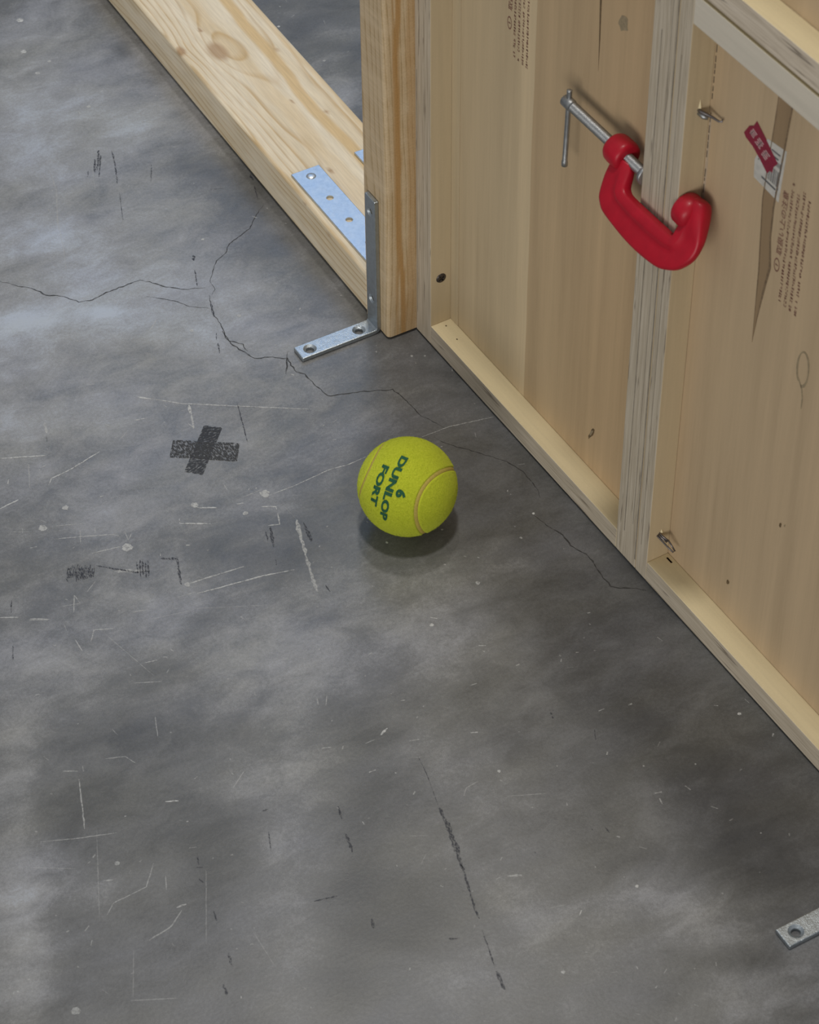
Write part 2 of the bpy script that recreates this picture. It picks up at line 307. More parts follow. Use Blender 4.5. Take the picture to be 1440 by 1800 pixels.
# ------------------------------------------------------------------ floor
DATA = json.loads(r'''{"cracks":[[[-230.5,214.8],[-224.9,210.0],[-214.9,197.9],[-205.7,188.5],[-201.1,177.4],[-189.5,169.1],[-182.4,157.3],[-175.0,154.5],[-162.6,156.5],[-148.7,157.2],[-131.0,157.5],[-122.4,147.1],[-115.2,137.7],[-104.0,128.7],[-90.9,123.5]],[[-6.2,191.1],[-18.3,181.5],[-29.4,169.9],[-39.5,166.0],[-51.8,161.7],[-59.1,153.1],[-69.7,148.1],[-77.5,138.4],[-84.9,128.5],[-85.8,118.0],[-91.1,113.4]],[[-134.9,137.3],[-119.1,121.9],[-111.4,109.8],[-100.2,101.1]],[[-93.1,114.5],[-96.7,104.3],[-99.8,92.3],[-100.3,83.5],[-102.0,72.4],[-104.1,64.6],[-103.0,53.5],[-99.1,42.3],[-96.3,32.8],[-86.6,29.2],[-74.9,20.3],[-76.6,4.3],[-71.9,-1.3],[-70.5,-16.6],[-68.6,-30.6],[-58.9,-34.0],[-43.0,-39.7],[-24.0,-48.6],[-21.2,-62.3],[-20.4,-81.0],[-17.5,-88.3],[-12.0,-101.2],[-10.1,-104.4]],[[-71.1,27.5],[-74.9,20.3],[-83.7,5.5]],[[-22.8,-107.3],[-20.1,-115.0],[-13.6,-124.9],[-6.6,-133.1],[1.4,-144.5],[9.5,-155.3],[13.8,-167.8],[14.1,-181.3],[13.2,-193.3],[10.6,-198.4]],[[-2.2,-209.1],[0.6,-223.6],[4.9,-237.6],[4.7,-248.9],[10.0,-263.3],[8.4,-276.7],[7.2,-285.8],[7.8,-294.8],[10.0,-298.5],[16.7,-302.4],[21.5,-305.7],[26.6,-309.9]],[[-102.8,72.8],[-103.6,59.8],[-96.4,51.2],[-97.0,42.6]]],"scratches":[[[[-189.9,38.5],[-182.0,31.6]],1.3,0.7],[[[-181.9,31.9],[-165.3,16.2],[-135.9,-3.7],[-85.5,-37.3]],0.7,0.65],[[[-161.0,11.7],[-164.0,3.6]],1.6,0.7],[[[-161.4,7.8],[-169.4,-12.8]],1,0.55],[[[-170.0,-5.5],[-168.2,-12.2]],1.2,0.5],[[[-303.1,29.7],[-273.4,15.9]],0.9,0.7],[[[-238.2,0.1],[-265.5,-6.3],[-279.5,-7.6],[-284.2,-12.8]],0.8,0.75],[[[-323.4,-17.2],[-308.6,-15.3]],0.9,0.8],[[[-202.8,17.2],[-193.8,14.8]],0.7,0.6],[[[-221.3,3.4],[-210.9,9.9]],0.6,0.4],[[[-170.4,-92.9],[-155.8,-92.7]],0.5,0.4],[[[-154.2,-100.3],[-132.6,-100.9],[-103.8,-98.9],[-90.3,-101.4],[-73.1,-100.6]],0.6,0.6],[[[-30.2,-103.0],[-7.8,-103.7],[25.3,-111.1]],0.8,0.5],[[[-202.9,-85.7],[-191.1,-92.7]],1.0,0.75],[[[-218.6,-89.1],[-220.3,-93.7],[-201.6,-104.6]],0.9,0.8],[[[-163.4,-107.5],[-154.4,-112.8],[-155.2,-115.4]],0.9,0.7],[[[-156.6,-119.3],[-160.1,-129.5],[-167.8,-126.3]],0.9,0.55],[[[-147.9,-131.4],[-152.6,-145.4],[-158.5,-164.9]],2.4,0.5],[[[-158.5,-164.9],[-164.3,-184.0],[-168.0,-199.2]],2.0,0.45],[[[-302.8,-63.3],[-283.1,-71.7],[-262.8,-80.9]],0.7,0.45],[[[-296.8,-51.9],[-276.5,-61.1]],0.5,0.4],[[[-285.9,-89.1],[-265.2,-93.3]],0.7,0.55],[[[-257.2,-82.1],[-258.5,-90.3]],0.6,0.5],[[[-253.6,-85.5],[-258.5,-90.3]],0.6,0.5],[[[-242.8,-148.4],[-227.8,-149.7],[-200.4,-153.1]],1.0,0.6],[[[-239.7,-159.5],[-217.1,-163.3],[-192.8,-167.5],[-171.8,-173.0]],0.9,0.65],[[[-255.1,-155.5],[-238.9,-158.0]],0.6,0.35],[[[-279.3,-112.3],[-260.1,-123.0]],2.5,0.45],[[[-283.2,-64.4],[-288.5,-76.7]],0.6,0.35],[[[-317.2,-42.1],[-319.5,-47.3]],0.6,0.5],[[[-326.9,-41.2],[-314.4,-48.4]],0.5,0.35],[[[-324.4,-124.3],[-312.3,-127.7]],0.6,0.45],[[[-312.6,-119.0],[-319.6,-133.2]],0.6,0.5],[[[-312.6,-119.0],[-312.3,-127.7]],0.6,0.45],[[[-303.8,-120.4],[-293.9,-113.8]],0.5,0.4],[[[-364.6,-112.4],[-353.7,-118.2]],0.8,0.5],[[[-347.7,-123.6],[-336.5,-130.6]],0.8,0.5],[[[-284.8,-152.9],[-276.7,-155.6]],0.6,0.45],[[[-149.9,100.2],[-139.7,109.4]],0.8,0.4],[[[-152.3,266.3],[-165.3,224.6],[-175.6,195.5]],0.4,0.35],[[[-282.2,6.2],[-278.4,6.7],[-277.3,7.3]],1,0.55],[[[-290.3,16.2],[-287.9,13.5],[-297.1,-9.3]],0.7,0.35],[[[-273.3,-67.6],[-275.5,-72.8]],0.5,0.4],[[[-176.1,-73.7],[-176.6,-81.9]],0.5,0.4],[[[-259.9,48.1],[-263.4,36.2]],1.5,0.45],[[[-149.5,-112.2],[-148.0,-130.0]],0.3,0.3],[[[-317.0,-157.5],[-314.5,-154.5],[-302.4,-160.0]],0.8,0.6],[[[-315.0,-155.6],[-320.5,-162.8]],0.7,0.5],[[[-329.0,-155.0],[-329.1,-168.1]],0.6,0.5],[[[-329.8,-139.7],[-330.8,-146.5]],0.5,0.4],[[[-309.5,-161.8],[-297.4,-211.1]],0.4,0.3],[[[-298.4,-198.1],[-288.9,-200.1]],0.5,0.6],[[[-311.7,-210.5],[-294.8,-218.6]],0.5,0.45],[[[-376.6,-266.1],[-390.2,-304.2]],0.8,0.5],[[[-312.0,-243.6],[-317.6,-259.2]],0.6,0.45],[[[-337.0,-309.7],[-329.4,-313.6]],1.0,0.8],[[[-418.7,-299.2],[-397.6,-308.4],[-374.1,-316.8]],0.5,0.5],[[[-406.4,-371.1],[-398.6,-364.7],[-376.0,-363.7],[-364.3,-349.7]],0.5,0.5],[[[-392.6,-400.3],[-376.3,-398.2],[-364.8,-390.3]],0.7,0.45],[[[-367.0,-387.1],[-360.6,-387.8]],1.4,0.5],[[[-384.1,-308.9],[-411.5,-371.8]],0.4,0.3],[[[-338.6,-370.9],[-363.2,-420.1]],0.4,0.3],[[[-402.9,-402.0],[-418.1,-433.0]],0.4,0.3],[[[-419.9,-433.8],[-395.9,-445.8]],0.5,0.35],[[[-334.5,-426.0],[-334.8,-454.4]],0.4,0.35],[[[-192.2,-331.0],[-185.8,-327.8]],1.6,0.75],[[[-230.9,-321.4],[-224.8,-323.6]],1.0,0.5],[[[-204.4,-332.1],[-197.1,-332.2]],0.6,0.4],[[[-213.2,-282.6],[-215.3,-288.5]],0.7,0.45],[[[-206.4,-283.8],[-211.2,-290.8]],0.7,0.45],[[[-246.3,-171.6],[-203.2,-193.0]],0.4,0.3],[[[-279.1,-164.6],[-248.5,-171.8]],0.4,0.3],[[[-340.1,-350.3],[-335.9,-351.7]],0.8,0.6],[[[-396.8,-346.6],[-391.3,-348.4]],1.2,0.5],[[[-362.1,-362.3],[-366.5,-372.1]],0.6,0.45],[[[-432.1,-314.3],[-407.4,-329.8]],0.4,0.35],[[[-383.0,-254.9],[-374.4,-259.9]],0.8,0.4],[[[-348.9,-124.1],[-337.3,-130.9]],0.8,0.4],[[[-364.7,-112.6],[-353.9,-118.8]],0.6,0.5],[[[-294.7,-321.5],[-281.2,-312.0]],0.6,0.4],[[[-431.3,-418.4],[-429.6,-422.8]],0.6,0.4],[[[-423.9,-386.3],[-421.4,-383.0]],0.9,0.5],[[[-340.7,-239.4],[-339.6,-245.6]],0.5,0.4],[[[-355.1,-259.3],[-343.2,-264.0],[-339.4,-272.9]],0.5,0.4],[[[-171.6,-400.8],[-166.5,-395.8],[-157.7,-395.0]],0.5,0.4],[[[-148.2,-414.3],[-125.2,-425.0]],0.4,0.35],[[[-179.7,-467.8],[-171.9,-471.8]],1.6,0.45],[[[-187.1,-466.5],[-184.3,-466.3]],1.2,0.4],[[[-157.1,-514.8],[-153.9,-512.3]],1.3,0.7],[[[-136.1,-575.6],[-132.7,-573.5]],0.8,0.5],[[[-59.6,-384.3],[-55.3,-384.5]],1.0,0.55],[[[-178.7,-344.3],[-172.5,-346.5]],0.8,0.5],[[[-163.0,-559.5],[-159.7,-560.7]],0.8,0.45],[[[-170.7,-501.3],[-160.0,-503.9]],0.4,0.35],[[[-57.3,-342.5],[-52.9,-344.4]],0.6,0.4],[[[-185.7,-356.6],[-177.4,-360.5]],0.4,0.3],[[[-216.8,-410.9],[-205.8,-416.8]],0.4,0.3],[[[-221.6,-433.5],[-214.2,-427.7]],0.5,0.3],[[[-183.9,-545.1],[-182.1,-548.5]],0.8,0.4],[[[8.1,-417.9],[10.2,-419.7]],1.2,0.7],[[[-135.0,317.2],[-141.0,290.9],[-160.6,244.4]],0.7,0.3],[[[-101.9,307.9],[-114.1,275.3]],0.6,0.25]],"scuffs":[[[[[-89.9,321.1],[-101.7,297.8]],2.5],[[[-97.2,311.9],[-104.8,296.3]],2],[[[-90.8,314.9],[-104.2,289.2]],1.5],[[[-107.9,301.4],[-112.3,294.0]],1.5]],[[[[-80.6,315.7],[-85.7,298.5],[-95.2,274.1]],1.4],[[[-98.5,262.9],[-111.6,228.6]],0.6]],[[[[-60.8,282.2],[-70.5,263.0]],1.0]],[[[[-33.9,230.1],[-24.3,225.5]],0.8],[[[2.1,230.5],[1.2,222.8]],2.0],[[[-1.3,216.1],[-6.8,199.7]],1.2]],[[[[-82.0,163.2],[-84.9,156.9]],3.0],[[[-89.2,146.7],[-95.8,128.6]],1.2]],[[[[-94.4,110.7],[-100.9,89.9]],1.6]],[[[[-107.7,72.7],[-111.2,65.7]],0.8],[[[-111.9,61.7],[-115.9,50.7]],1.6]],[[[[-129.4,-3.8],[-134.8,-21.8],[-141.7,-44.2]],1.0]],[[[[-264.7,34.2],[-267.2,27.4]],0.6]],[[[[-304.7,-92.3],[-310.4,-102.7]],1.3],[[[-304.1,-94.0],[-309.2,-102.9]],1.3],[[[-301.9,-92.2],[-307.9,-103.2]],1.3],[[[-301.2,-93.8],[-306.7,-103.4]],1.3],[[[-300.6,-95.5],[-305.4,-103.7]],1.3],[[[-298.4,-93.7],[-306.0,-108.0]],1.3],[[[-297.8,-95.3],[-304.7,-108.2]],1.3],[[[-297.1,-97.0],[-303.5,-108.5]],1.3],[[[-296.5,-98.6],[-302.2,-108.7]],1.3],[[[-294.3,-96.9],[-300.9,-109.0]],1.3],[[[-293.7,-98.5],[-299.7,-109.2]],1.3],[[[-293.1,-100.1],[-298.4,-109.4]],1.3],[[[-290.9,-98.4],[-297.1,-109.7]],1.3],[[[-290.2,-100.0],[-295.9,-109.9]],1.3],[[[-289.6,-101.6],[-294.6,-110.2]],1.3],[[[-311.3,-101.2],[-311.1,-106.3]],1.5]],[[[[-288.0,-101.0],[-278.4,-110.3],[-267.5,-120.4],[-258.2,-124.5]],1.6],[[[-262.2,-112.0],[-266.9,-123.5]],1.4],[[[-259.7,-111.2],[-266.1,-126.2]],1.4],[[[-258.6,-113.3],[-264.0,-126.0]],1.4],[[[-257.5,-115.5],[-263.2,-128.7]],1.4],[[[-255.0,-114.6],[-261.0,-128.4]],1.4]],[[[[-236.1,-121.1],[-240.3,-132.5],[-245.3,-146.9]],1.8],[[[-246.9,-117.4],[-237.3,-122.9]],2.2]],[[[[-171.8,-130.4],[-175.0,-140.1]],1.5],[[[-167.2,-127.9],[-174.1,-146.9]],2.2],[[[-178.6,-158.2],[-180.7,-163.3]],1.2]],[[[[-144.8,-135.8],[-146.7,-146.2],[-149.1,-155.1]],2.6]],[[[[-160.3,-196.3],[-160.6,-203.5]],1.5]],[[[[-353.0,-104.1],[-356.1,-112.0]],1.0]],[[[[-367.4,-140.1],[-372.3,-151.8]],1.0],[[[-351.5,-101.5],[-356.3,-112.3]],0.8]],[[[[-180.4,-358.3],[-182.6,-373.1],[-189.0,-398.5]],0.5],[[[-189.4,-400.9],[-190.8,-410.5],[-193.7,-424.3],[-197.4,-437.5],[-201.0,-450.5]],3.6],[[[-199.2,-444.0],[-204.2,-461.1],[-209.4,-477.7],[-211.2,-486.4]],1.8],[[[-214.0,-494.5],[-217.7,-509.0],[-221.1,-521.2]],0.9],[[[-221.9,-524.3],[-224.3,-538.0]],2.2]],[[[[-87.4,-369.5],[-87.5,-371.4]],3.0],[[[-88.6,-373.1],[-88.4,-374.8]],2.5],[[[-84.1,-365.9],[-85.2,-369.4]],1.0]],[[[[-70.4,-396.1],[-74.1,-403.5]],1.0]],[[[[-115.6,-463.3],[-115.2,-464.1]],2.2],[[[-107.2,-466.7],[-107.3,-471.2]],1.4]],[[[[-155.5,-460.4],[-155.2,-461.8]],1.2]],[[[[-244.2,-367.9],[-246.9,-378.0]],1.6],[[[-250.3,-389.0],[-253.4,-403.8]],2.4]],[[[[-268.0,-453.6],[-270.1,-460.8]],1.8]],[[[[-291.4,-363.9],[-296.9,-377.3]],0.9]],[[[[-337.6,-356.3],[-340.7,-364.6]],0.9],[[[-345.3,-374.5],[-344.0,-378.2]],2.2],[[[-348.3,-399.9],[-350.1,-408.1]],1.4],[[[-354.5,-432.3],[-356.9,-441.6]],1.6],[[[-367.3,-450.8],[-368.7,-459.2]],2.0],[[[-342.9,-365.8],[-339.1,-368.0]],0.6]],[[[[-287.7,-347.2],[-283.6,-347.9]],1.0]],[[[[-292.7,-424.7],[-277.9,-428.3]],1.0]],[[[[-235.0,-489.5],[-229.8,-492.5]],1.4]]],"dots":[[-155.5,-97.4,4.5,0.6],[-203.3,-82.8,3.4,0.65],[-305.1,-49.7,3.6,0.6],[-262.2,-96.3,4.6,0.65],[-176.0,-108.0,2.3,0.6],[-241.6,-148.6,2.5,0.55],[-71.2,521.9,3.6,0.8],[-87.1,477.4,3.4,0.7],[-89.6,443.2,2.5,0.6],[-74.1,453.9,2,0.6],[-71.7,379.0,2,0.6],[-283.2,-39.3,2.8,0.6],[-122.7,84.4,1.8,0.7],[-83.8,81.5,2.0,0.5],[-67.4,176.4,1.5,0.7],[-115.9,-264.6,1.8,0.7],[18.4,-432.2,1.5,0.8],[-187.7,-544.7,1.6,0.7],[-141.6,-394.7,1.3,0.7],[-115.0,-514.2,1.5,0.7],[-451.0,-424.3,3.4,0.45],[-383.9,-338.4,2.0,0.5],[-64.8,-190.8,1.2,0.5],[-104.0,-155.2,1,0.9],[-104.3,-182.5,1.2,0.9],[117.6,400.5,1.6,0.9],[127.8,337.0,1.4,0.8],[132.3,426.4,1,0.7],[6.6,-23.8,1.3,0.6],[15.0,-28.7,1,0.5],[-21.5,-225.4,1.3,0.6],[-1.5,-209.5,1.2,0.9],[-69.3,-247.0,2,0.5],[-80.2,-220.9,1,0.5]],"stain_shade_blobs":[[-115.0,393.0,114.0,-66.6,-83.1,-187.0,1.45],[-178.5,73.7,124.4,-72.4,-76.1,-160.0,1.05],[142.0,373.6,50.5,-29.6,-46.2,-85.6,0.5],[-5.4,-421.2,73.5,-42.6,-39.6,-58.1,-0.55],[-446.3,-318.5,33.4,-19.3,-53.9,-123.3,0.6],[-236.7,-224.6,98.3,-57.0,-44.3,-86.2,0.45],[-228.6,45.6,168.9,-98.2,-142.6,-309.5,0.72],[62.1,-244.5,41.3,-24.0,-27.1,-41.3,-0.3],[-19.5,432.5,5.0,-2.9,-3.2,-6.7,-1.6],[-219.3,158.2,28.0,-16.3,-6.9,-15.5,1.2],[-236.3,151.6,18.6,-10.8,-5.2,-11.9,0.8],[-166.6,138.9,11.2,-6.5,-3.9,-8.3,1.6],[-63.5,331.7,28.2,-16.5,-11.4,-24.1,1.0],[-108.7,407.4,45.0,-26.3,-14.3,-32.2,0.7],[-132.3,354.2,28.1,-16.4,-9.2,-20.7,0.6],[-34.3,354.9,20.4,-11.9,-8.4,-17.6,0.5],[-179.3,226.7,26.9,-15.7,-11.3,-25.1,0.4],[-31.6,265.0,43.7,-25.5,-9.9,-19.9,-0.6],[-8.6,209.1,21.6,-12.6,-11.6,-22.4,-1.1],[-86.5,331.8,22.1,-12.9,-8.0,-17.2,-0.5],[-131.4,182.9,7.6,-4.4,-3.5,-7.4,-0.9],[-153.1,285.0,47.1,-27.5,-7.4,-16.5,-0.5],[-189.5,80.0,43.9,-25.6,-9.3,-19.8,-0.5],[-169.4,83.0,14.7,-8.6,-5.5,-11.4,-0.7],[-253.5,81.3,25.4,-14.7,-6.2,-14.1,-0.5],[-18.7,141.2,19.2,-11.2,-11.2,-21.3,-0.7],[-141.9,52.4,22.0,-12.8,-8.3,-16.8,-0.3],[-59.5,63.7,11.2,-6.5,-3.6,-6.9,-0.4],[-100.5,87.5,44.7,-26.0,-17.4,-34.5,0.35],[-235.8,49.8,39.6,-23.0,-10.0,-22.0,0.35],[-52.3,105.4,22.7,-13.2,-7.7,-14.8,0.4],[-123.5,-22.5,28.7,-16.7,-6.9,-13.3,-0.5],[-225.2,-116.0,58.0,-33.7,-5.3,-10.7,-0.6],[-166.8,-165.7,40.7,-23.6,-10.1,-18.9,-0.6],[-284.5,-112.9,43.9,-25.5,-5.7,-12.1,-0.4],[-139.0,-147.1,20.6,-11.9,-10.4,-19.3,-0.3],[-336.4,-76.6,20.3,-11.8,-12.9,-29.3,-0.4],[-222.7,-238.5,42.5,-24.6,-16.1,-30.7,0.7],[-286.3,-321.1,17.2,-10.0,-9.4,-18.3,0.8],[-290.3,-222.3,19.5,-11.3,-5.4,-11.1,-0.2],[-297.9,-194.9,16.4,-9.5,-4.3,-9.0,-0.5],[-248.6,-176.3,10.0,-5.8,-2.3,-4.6,-0.8],[-278.4,-223.5,7.2,-4.1,-2.2,-4.4,-0.6],[-361.8,-180.9,22.7,-13.2,-17.9,-40.1,0.4],[-307.8,-171.6,16.5,-9.6,-8.6,-18.3,-0.2],[-341.7,-163.7,13.1,-7.6,-12.4,-27.4,0.3],[-319.7,-244.7,35.2,-20.4,-15.4,-32.1,-0.9],[-342.0,-270.1,50.5,-29.3,-11.9,-25.1,-0.6],[-397.1,-285.9,24.8,-14.4,-10.2,-22.5,-0.7],[-347.1,-330.4,43.2,-25.0,-13.5,-27.7,-0.7],[-339.1,-385.5,21.2,-12.3,-24.5,-48.6,-0.8],[-425.4,-365.0,24.0,-13.9,-5.2,-11.4,-0.8],[-427.8,-328.2,15.2,-8.8,-2.5,-5.5,-0.7],[-381.3,-423.9,35.4,-20.5,-10.7,-21.8,-0.5],[-268.1,-285.6,17.5,-10.2,-5.4,-10.5,-0.5],[-294.7,-345.2,18.6,-10.8,-5.1,-10.0,-0.6],[-431.5,-302.0,13.8,-8.0,-47.3,-107.4,0.7],[-458.7,-355.4,14.9,-8.6,-23.0,-52.3,0.8],[-408.7,-345.2,18.2,-10.5,-8.9,-19.4,0.3],[-280.4,-379.3,21.5,-12.4,-32.2,-60.6,0.75],[-235.7,-326.3,19.0,-11.0,-13.2,-24.5,0.4],[-328.2,-454.6,20.7,-11.9,-16.9,-32.0,0.6],[-202.9,-312.3,22.4,-13.0,-10.3,-18.7,-0.8],[-237.0,-388.9,17.0,-9.8,-29.6,-53.3,-0.7],[-260.4,-431.0,27.2,-15.7,-6.2,-11.2,-0.7],[-298.7,-471.7,13.3,-7.7,-13.6,-24.7,-0.6],[-202.9,-372.1,18.8,-10.9,-11.2,-19.8,-0.6],[-216.0,-451.8,18.2,-10.5,-25.5,-43.6,-0.2],[-280.9,-481.9,29.5,-17.1,-17.7,-31.5,-0.5],[-242.9,-470.5,20.9,-12.1,-12.4,-21.5,-0.6],[-100.0,-268.5,36.4,-21.1,-18.1,-30.7,0.75],[-141.1,-308.8,25.9,-15.0,-14.7,-25.3,0.35],[-175.2,-277.6,22.8,-13.2,-7.2,-13.0,-0.3],[-115.6,-346.2,28.9,-16.8,-9.9,-16.5,-0.25],[-135.7,-421.5,34.2,-19.8,-11.8,-19.2,0.35],[-169.7,-522.5,38.7,-22.4,-11.0,-17.4,0.5],[-112.8,-536.0,41.9,-24.2,-13.9,-20.9,0.65],[-88.9,-549.9,18.0,-10.4,-9.5,-13.9,0.3],[-216.5,-533.3,52.8,-30.5,-14.5,-23.8,0.6],[-200.0,-570.5,34.8,-20.1,-8.4,-13.3,0.3],[-99.8,-619.2,37.8,-21.8,-11.4,-16.2,0.7],[-156.5,-595.6,20.3,-11.7,-10.8,-16.3,0.2],[-57.0,-611.4,11.8,-6.8,-9.5,-13.2,0.6],[-63.0,-387.9,38.4,-22.2,-11.6,-18.1,-0.4],[-89.7,-416.2,47.2,-27.3,-11.2,-17.6,-0.6],[-44.7,-324.2,32.8,-19.0,-10.7,-17.0,-0.3],[4.6,-311.1,23.3,-13.5,-9.9,-15.2,-0.6],[-4.3,-359.3,29.4,-17.1,-8.3,-12.5,0.25],[-45.1,-447.4,25.1,-14.6,-9.0,-13.4,0.3],[-23.7,-486.3,40.4,-23.4,-18.0,-25.9,-0.5],[-37.1,-530.2,33.5,-19.4,-15.0,-21.3,-0.7],[-97.5,-500.3,36.5,-21.1,-6.0,-9.1,-0.6],[-96.4,-459.9,27.8,-16.1,-7.3,-11.3,-0.4],[-40.0,-558.5,18.1,-10.5,-9.9,-13.9,-0.6],[-92.3,-591.0,26.5,-15.3,-3.3,-4.7,-0.9],[-120.9,-590.8,14.6,-8.5,-2.7,-4.0,-0.7],[-142.3,-592.4,11.6,-6.7,-3.5,-5.3,-0.7],[-126.4,-537.9,17.9,-10.4,-4.6,-7.0,-0.4],[-194.5,-483.9,36.0,-20.8,-8.7,-14.4,0.2],[-2.8,-524.5,15.4,-8.9,-15.5,-21.6,-0.3],[-14.2,-275.9,20.2,-11.7,-7.1,-11.2,-0.4],[-20.6,-196.5,37.9,-22.0,-8.6,-14.3,-0.4],[17.5,-172.7,28.0,-16.3,-9.0,-14.6,-0.3],[10.1,-64.9,21.7,-12.6,-7.7,-13.2,-0.5],[26.8,-53.0,21.9,-12.7,-4.4,-7.5,-0.7],[-55.7,-239.4,20.3,-11.8,-5.5,-9.2,0.3],[8.5,-140.5,21.2,-12.3,-6.0,-10.0,-0.4],[133.6,378.5,25.3,-14.8,-15.6,-29.2,-0.4],[150.9,349.2,25.1,-14.7,-5.5,-10.1,-0.6],[115.3,304.1,16.5,-9.6,-9.5,-17.4,0.6],[120.0,282.9,12.3,-7.2,-15.1,-27.4,0.8],[170.9,395.9,17.0,-10.0,-8.1,-14.9,-0.3]],"cross":[[[-161.3,-13.3],[-150.9,-22.2],[-184.8,-58.5],[-194.6,-48.8]],[[-187.4,-15.7],[-147.2,-42.9],[-157.3,-58.4],[-197.3,-30.2]]]}''')
def build_floor():
    step = 5.0; xs = [-9000, -4000, -1500] + [-700 + step * i for i in range(int(1400 / step) + 1)] + [1500, 4000, 9000]
    ys = [-9000, -4000, -1500] + [-760 + step * i for i in range(int(1560 / step) + 1)] + [1500, 4000, 9000]
    nx, ny = len(xs), len(ys)
    verts = [(x * MM, y * MM, 0) for y in ys for x in xs]
    faces = [(j * nx + i, j * nx + i + 1, (j + 1) * nx + i + 1, (j + 1) * nx + i) for j in range(ny - 1) for i in range(nx - 1)]
    me = bpy.data.meshes.new('floor'); me.from_pydata(verts, [], faces)
    st = [0.0] * len(verts)
    for cx, cy, ax, ay, bx, by, v in DATA['stain_shade_blobs']:  # stains; broad ones also paint panel shade at right and light at left
        det = ax * by - ay * bx
        R = 2.3 * max(math.hypot(ax, ay), math.hypot(bx, by)) * 1.3
        for j, y in enumerate(ys):
            if abs(y - cy) > R: continue
            for i, x in enumerate(xs):
                if abs(x - cx) > R: continue
                wx = 10 * noise.noise((x * .02, y * .02, v)); wy = 10 * noise.noise((x * .02 + 9, y * .02, v))
                dx, dy = x + wx - cx, y + wy - cy
                s = (dx * by - dy * bx) / det; t = (ax * dy - ay * dx) / det; q = s * s + t * t
                if q < 5: st[j * nx + i] += v * math.exp(-q * .9)
    at = me.attributes.new('stain', 'FLOAT', 'POINT'); at.data.foreach_set('value', st)
    o = link_mesh('floor', me, MAT['floor']); o['kind'] = 'structure'; o['label'] = 'worn grey polished concrete floor with cracks, scratches and scuffs'
    return o
floor = build_floor()

RZ = random.Random(5)
def ribbon(bm, pts, width, z=.12, alpha=1.0, jit=.25, step=3.0, lay=None, wob=.4, taper=True):
    P = [Vector((p[0], p[1])) for p in pts]; Q = []
    for a, b in zip(P, P[1:]):
        n = max(1, int((b - a).length / step))
        Q += [a.lerp(b, k / n) for k in range(n)]
    Q.append(P[-1]); L = []
    for i, q in enumerate(Q):
        d = (Q[min(i + 1, len(Q) - 1)] - Q[max(i - 1, 0)]); d = d.normalized() if d.length else Vector((1, 0))
        nrm = Vector((-d.y, d.x)); c = q + nrm * RZ.uniform(-wob, wob) * width * .6
        t = i / max(1, len(Q) - 1); tp = min(1, .35 + 4 * min(t, 1 - t)) if taper else 1
        h = width * .5 * tp * (1 + RZ.uniform(-jit, jit))
        L.append([bm.verts.new(Vector((*(c + nrm * s * h), z)) * MM) for s in (-1, 1)])
    for a, b in zip(L, L[1:]):
        f = bm.faces.new((a[0], b[0], b[1], a[1]))
    if lay is not None:
        for pr in L:
            for v in pr: v[lay] = alpha
def mark(name, strokes, mat, z, kw):
    bm = bmesh.new(); lay = bm.verts.layers.float.new('alpha')
    for pts, wd, al in strokes: ribbon(bm, pts, wd, z, al, lay=lay, **kw)
    bmesh.ops.recalc_face_normals(bm, faces=bm.faces[:])
    for f in bm.faces:
        if f.normal.z < 0: f.normal_flip()
    return from_bm(name, bm, mat, floor)
for k, c in enumerate(DATA['cracks']): mark('crack', [(c, .62 if k in (1, 2, 5) else .85, .9)], MAT['crack'], .10, dict(jit=.5, wob=1.1, step=2.5))
for pts, wd, al in DATA['scratches']: mark('scratch', [(pts, wd * 1.1, min(1, al * 1.05))], MAT['scratch'], .14 + .001 * wd, dict(jit=.4, wob=.3, step=2.5))
for s in DATA['scuffs']: mark('scuff_mark', [(p, wd * .8, .85) for p, wd in s], MAT['scuff'], .18, dict(jit=.5, wob=.3, step=2.0))
for x, y, r, a in DATA['dots']:
    bm = bmesh.new(); lay = bm.verts.layers.float.new('alpha')
    vs_ = [bm.verts.new(Vector((x + r * .8 * math.cos(t) * (1 + RZ.uniform(-.2, .2)), y + r * .8 * math.sin(t) * (1 + RZ.uniform(-.2, .2)), .22)) * MM) for t in (k * math.pi / 7 for k in range(14))]
    for v in vs_: v[lay] = a
    bm.faces.new(vs_); from_bm('pale_spot', bm, MAT['scratch'], floor)
def specks():
    bm = bmesh.new(); lay = bm.verts.layers.float.new('alpha'); R = random.Random(11)
    for k in range(900):
        x, y = R.uniform(-560, 480), R.uniform(-680, 600); L = R.choice((.5, .6, .8, 1.0, 1.4, 2.4)); a = R.uniform(0, 6.28); wd = R.uniform(.25, .5)
        d = Vector((math.cos(a), math.sin(a))) * L; n = Vector((-d.y, d.x)).normalized() * wd
        q = [bm.verts.new(Vector((x + p.x, y + p.y, .2)) * MM) for p in (-d - n, d - n, d + n, -d + n)]
        al = R.uniform(.15, .6)
        for v in q: v[lay] = al
        bm.faces.new(q)
    o = from_bm('fine_specks', bm, MAT['scratch'], floor); o['kind'] = 'stuff'
specks()

